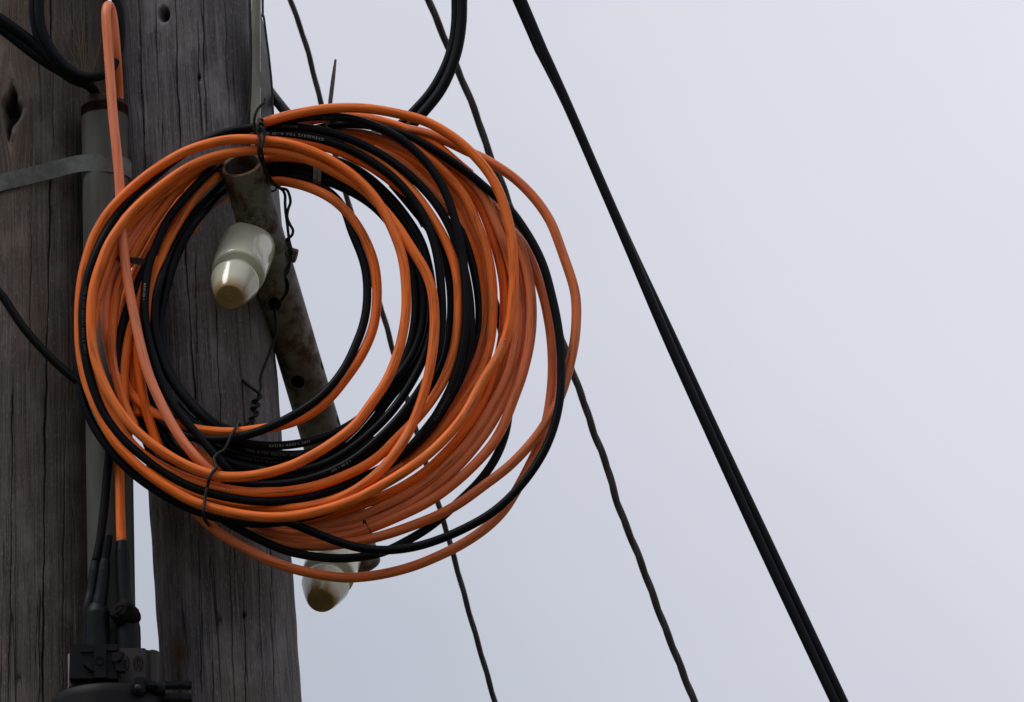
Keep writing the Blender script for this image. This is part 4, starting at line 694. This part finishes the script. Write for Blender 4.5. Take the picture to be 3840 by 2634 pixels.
# clamp body: grey drum with the black block in front
def ell(cx, cy, rx, ry, y2, w0, name, m, a0=0, bev=.0, prof=None):
    """vertical drum: centre pixel, radius rx (also in depth), from cy down to y2"""
    a = P(cx, cy, w0); b = P(cx, y2, w0); d = a-b; l = np.linalg.norm(d)
    mb = MB(); mb.lathe(b, d, prof(l) if prof else [(0, rx*S), (l-4*S, rx*S), (l-1*S, (rx-2)*S), (l, (rx-6)*S)], 72); return mb.obj(name, m, cl, True)
base_ = P(420, 2430, 80); mb = MB()      # housing: flat front, rounded right corner
mb.prism([base_+RIGHT*(x_-420)*S+VZ_*(w_-80)*S for x_, w_ in ((262, 40), (266, 76), (274, 80), (538, 80), (544, 74), (546, 58), (556, 54), (560, 62), (572, 60), (584, 50), (592, 34), (597, 8), (598, -30), (598, -190), (262, -190))], np.array((0, 0, -1.0))*150*S)
mb.obj('clamp_housing', M['grey_plastic'], cl, False, bevel=.0015)
mb = MB(); mb.lathe(P(283, 2590, 20), P(283, 2458, 20)-P(283, 2590, 20), [(0, 28*S), (136*S, 28*S), (139*S, 25*S)], 32); mb.obj('side_post', M['pale_plastic'], cl, True)
mb = MB()
VX, VY, VZ = RIGHT, np.array((0, 0, 1.0)), np.array((0, -1.0, 0))
def blk(x0, x1, y0, y1, w0, w1, mb):
    c = P((x0+x1)/2, (y0+y1)/2, w1)-VZ*(w1-w0)/2*S/math.cos(PITCH); mb.box(c, VX*(x1-x0)/2*S, VY*(y1-y0)/2*S/math.cos(PITCH), VZ*(w1-w0)/2*S/math.cos(PITCH))
blk(264, 440, 2419, 2543, 40, 132, mb); mb.obj('clamp_block', M['plastic'], cl, False, bevel=.0012)
mb = MB(); blk(300, 345, 2432, 2446, 133, 141, mb); blk(352, 398, 2426, 2540, 133.5, 141, mb); blk(404, 438, 2428, 2440, 133, 146, mb); mb.obj('clamp_rib', M['heat'], cl, False, bevel=.0008)
mb = MB(); blk(448, 456, 2446, 2538, 76, 84, mb); mb.obj('housing_rib', M['grey_plastic'], cl, False, bevel=.001)
mb = MB(); mb.lathe(P(373, 2480, 140), VZ, [(0, 17*S), (4*S, 17*S), (4*S, 13*S), (.5*S, 12*S)], 28); mb.obj('screw_boss', M['putty'], cl, True)
def fin(pts, w0, w1, name, m):
    mb = MB(); A_ = [P(x, y, w1)-VZ*(w1-w0)*S for x, y in pts]; mb.prism(A_, VZ*(w1-w0)*S); return mb.obj(name, m, cl, False, bevel=.0006)
fin([(312, 2478), (330, 2478), (350, 2512), (350, 2518), (310, 2490)], 133, 152, 'locking_tab', M['heat'])
fin([(420, 2446), (466, 2446), (452, 2474), (430, 2484), (418, 2480)], 133, 170, 'locking_tab', M['plastic'])
fin([(424, 2484), (444, 2482), (460, 2500), (470, 2518), (450, 2519), (436, 2512)], 133, 162, 'locking_tab', M['heat'])
# engraved lozenge and letters on the drum
def on_drum(cx, cy, shape, w_):      # thin raised lines following the drum front
    V = []; 
    for i, (dx, dy) in enumerate(shape):
        x = cx+dx; y = cy+dy; V.append((x, y, 81.5))
    return V
def glyph(lines_, name='engraved_mark'):
    V_, F_ = [], []
    mb = MB()
    for ln in lines_:
        c = np.array([P(*q) for q in ln])
        if len(c) == 2: c = np.array([c[0], (c[0]+c[1])/2, c[1]])
        v, f, _ = tube_data(c, 1.1*S, 6); mb.add(v, f)
    mb.obj(name, M['putty'], cl, True)
g = []
cx, cy = 519, 2488
g.append(on_drum(cx, cy, [(0, -27), (15, 0), (0, 31), (-15, 0), (0, -27)], 0))
g.append(on_drum(cx, cy, [(17*math.cos(q), 30*math.sin(q)) for q in np.linspace(-1.2, 1.2, 9)], 0)); g.append(on_drum(cx, cy, [(-17*math.cos(q), 30*math.sin(q)) for q in np.linspace(-1.2, 1.2, 9)], 0))
g.append(on_drum(cx, cy, [(-4, 4), (-4, -12), (2, -16), (4, -12), (4, 8)], 0)); g.append(on_drum(cx, cy, [(-5, 14), (5, 14)], 0)); g.append(on_drum(cx, cy, [(-4, 9), (4, 9)], 0))
cx = 466
g.append(on_drum(cx, cy, [(-14, -8), (-10, -14), (-6, -8), (-5, 8)], 0)); g.append(on_drum(cx, cy, [(0, -14), (1, 12)], 0)); g.append(on_drum(cx, cy, [(4, -12), (5, 10)], 0)); g.append(on_drum(cx, cy, [(5, -10), (12, -12)], 0)); g.append(on_drum(cx, cy, [(-6, 16), (8, 16)], 0))
g.append(on_drum(cx, cy, [(16*math.cos(q)+2, 30*math.sin(q)) for q in np.linspace(-1.3, 1.3, 9)], 0))
glyph(g)
# big lower dome
ell(412, 2620, 216, 0, 3060, -40, 'closure_dome', M['plastic'], prof=lambda l: [(0, 214*S), (l-40*S, 216*S), (l-14*S, 213*S), (l-4*S, 204*S), (l, 180*S), (l+4*S, 120*S), (l+5*S, 10*S)])
dq = lambda x, y: (x, y, -40+math.sqrt(max(0, 216**2-(x-412)**2))+.6)
glyph([[dq(274+9*math.cos(q), 2602+11*math.sin(q)) for q in np.linspace(.6, 5.6, 10)], [dq(288, 2612), dq(292, 2594), dq(297, 2608)], [dq(290, 2604), dq(300, 2602)]])
mb = MB(); blk(502, 545, 2538, 2600, 110, 178, mb); blk(540, 588, 2552, 2576, 100, 160, mb); mb.obj('clamp_buckle', M['heat'], cl, False, bevel=.003)
bm = bmesh.new(); bmesh.ops.create_uvsphere(bm, u_segments=24, v_segments=16, radius=12.5*S); bmesh.ops.translate(bm, verts=bm.verts, vec=Vector(P(516, 2579, 184))); me = bpy.data.meshes.new('k'); bm.to_mesh(me); bm.free(); link('rivet_knob', me, M['grey_plastic'], cl)
mb = MB(); mb.lathe(P(597, 2588, 60), VZ, [(0, 25*S), (40*S, 25*S), (52*S, 20*S), (56*S, 8*S)], 32); mb.obj('hinge_barrel', M['heat'], cl, True)
for (y0, y1) in ((2552, 2575), (2600, 2626)):
    mb = MB(); blk(600, 717, y0, y1, 20, 60, mb); mb.obj('clamp_lug', M['heat'], cl, False, bevel=.002)
    mb = MB(); mb.lathe(P(675, (y0+y1)/2, 60), VZ, [(0, 7*S), (3*S, 6*S)], 16); mb.obj('screw_head', M['plastic'], cl, True)

# ------------------------------------------------------------------ dry grass caught on top of the conduit
mb = MB()
for (pts) in ([(316, 280, 0), (296, 190, 10), (272, 100, 16), (243, 0, 20)], [(312, 282, 0), (303, 210, 6), (288, 80, 0), (262, -20, 4)], [(320, 280, 0), (313, 200, 4), (306, 60, 0), (304, -30, 0)], [(318, 282, -10), (322, 200, -10), (312, 80, -8)], [(298, 270, -6), (262, 180, 0), (220, 76, 6)], [(345, 270, 0), (362, 210, 10), (380, 150, 14)], [(330, 280, -8), (326, 200, -12)], [(300, 190, 6), (276, 150, 6), (240, 120, 8)], [(303, 200, 4), (312, 130, 0), (318, 40, 0)], [(350, 268, 0), (372, 190, 6), (376, 150, 6)]):
    c = np.array([P(*q) for q in smooth_curve([(p[0], p[1], p[2]-60) for p in pts], 8, 6)]); v, f, _ = tube_data(c, np.linspace(1.5, .7, len(c))*S, 5); mb.add(v, f)
tag(mb.obj('dry_grass', M['straw'], None, True), 'few dry grass stems sticking up above the conduit against the brown pole', 'dry grass')
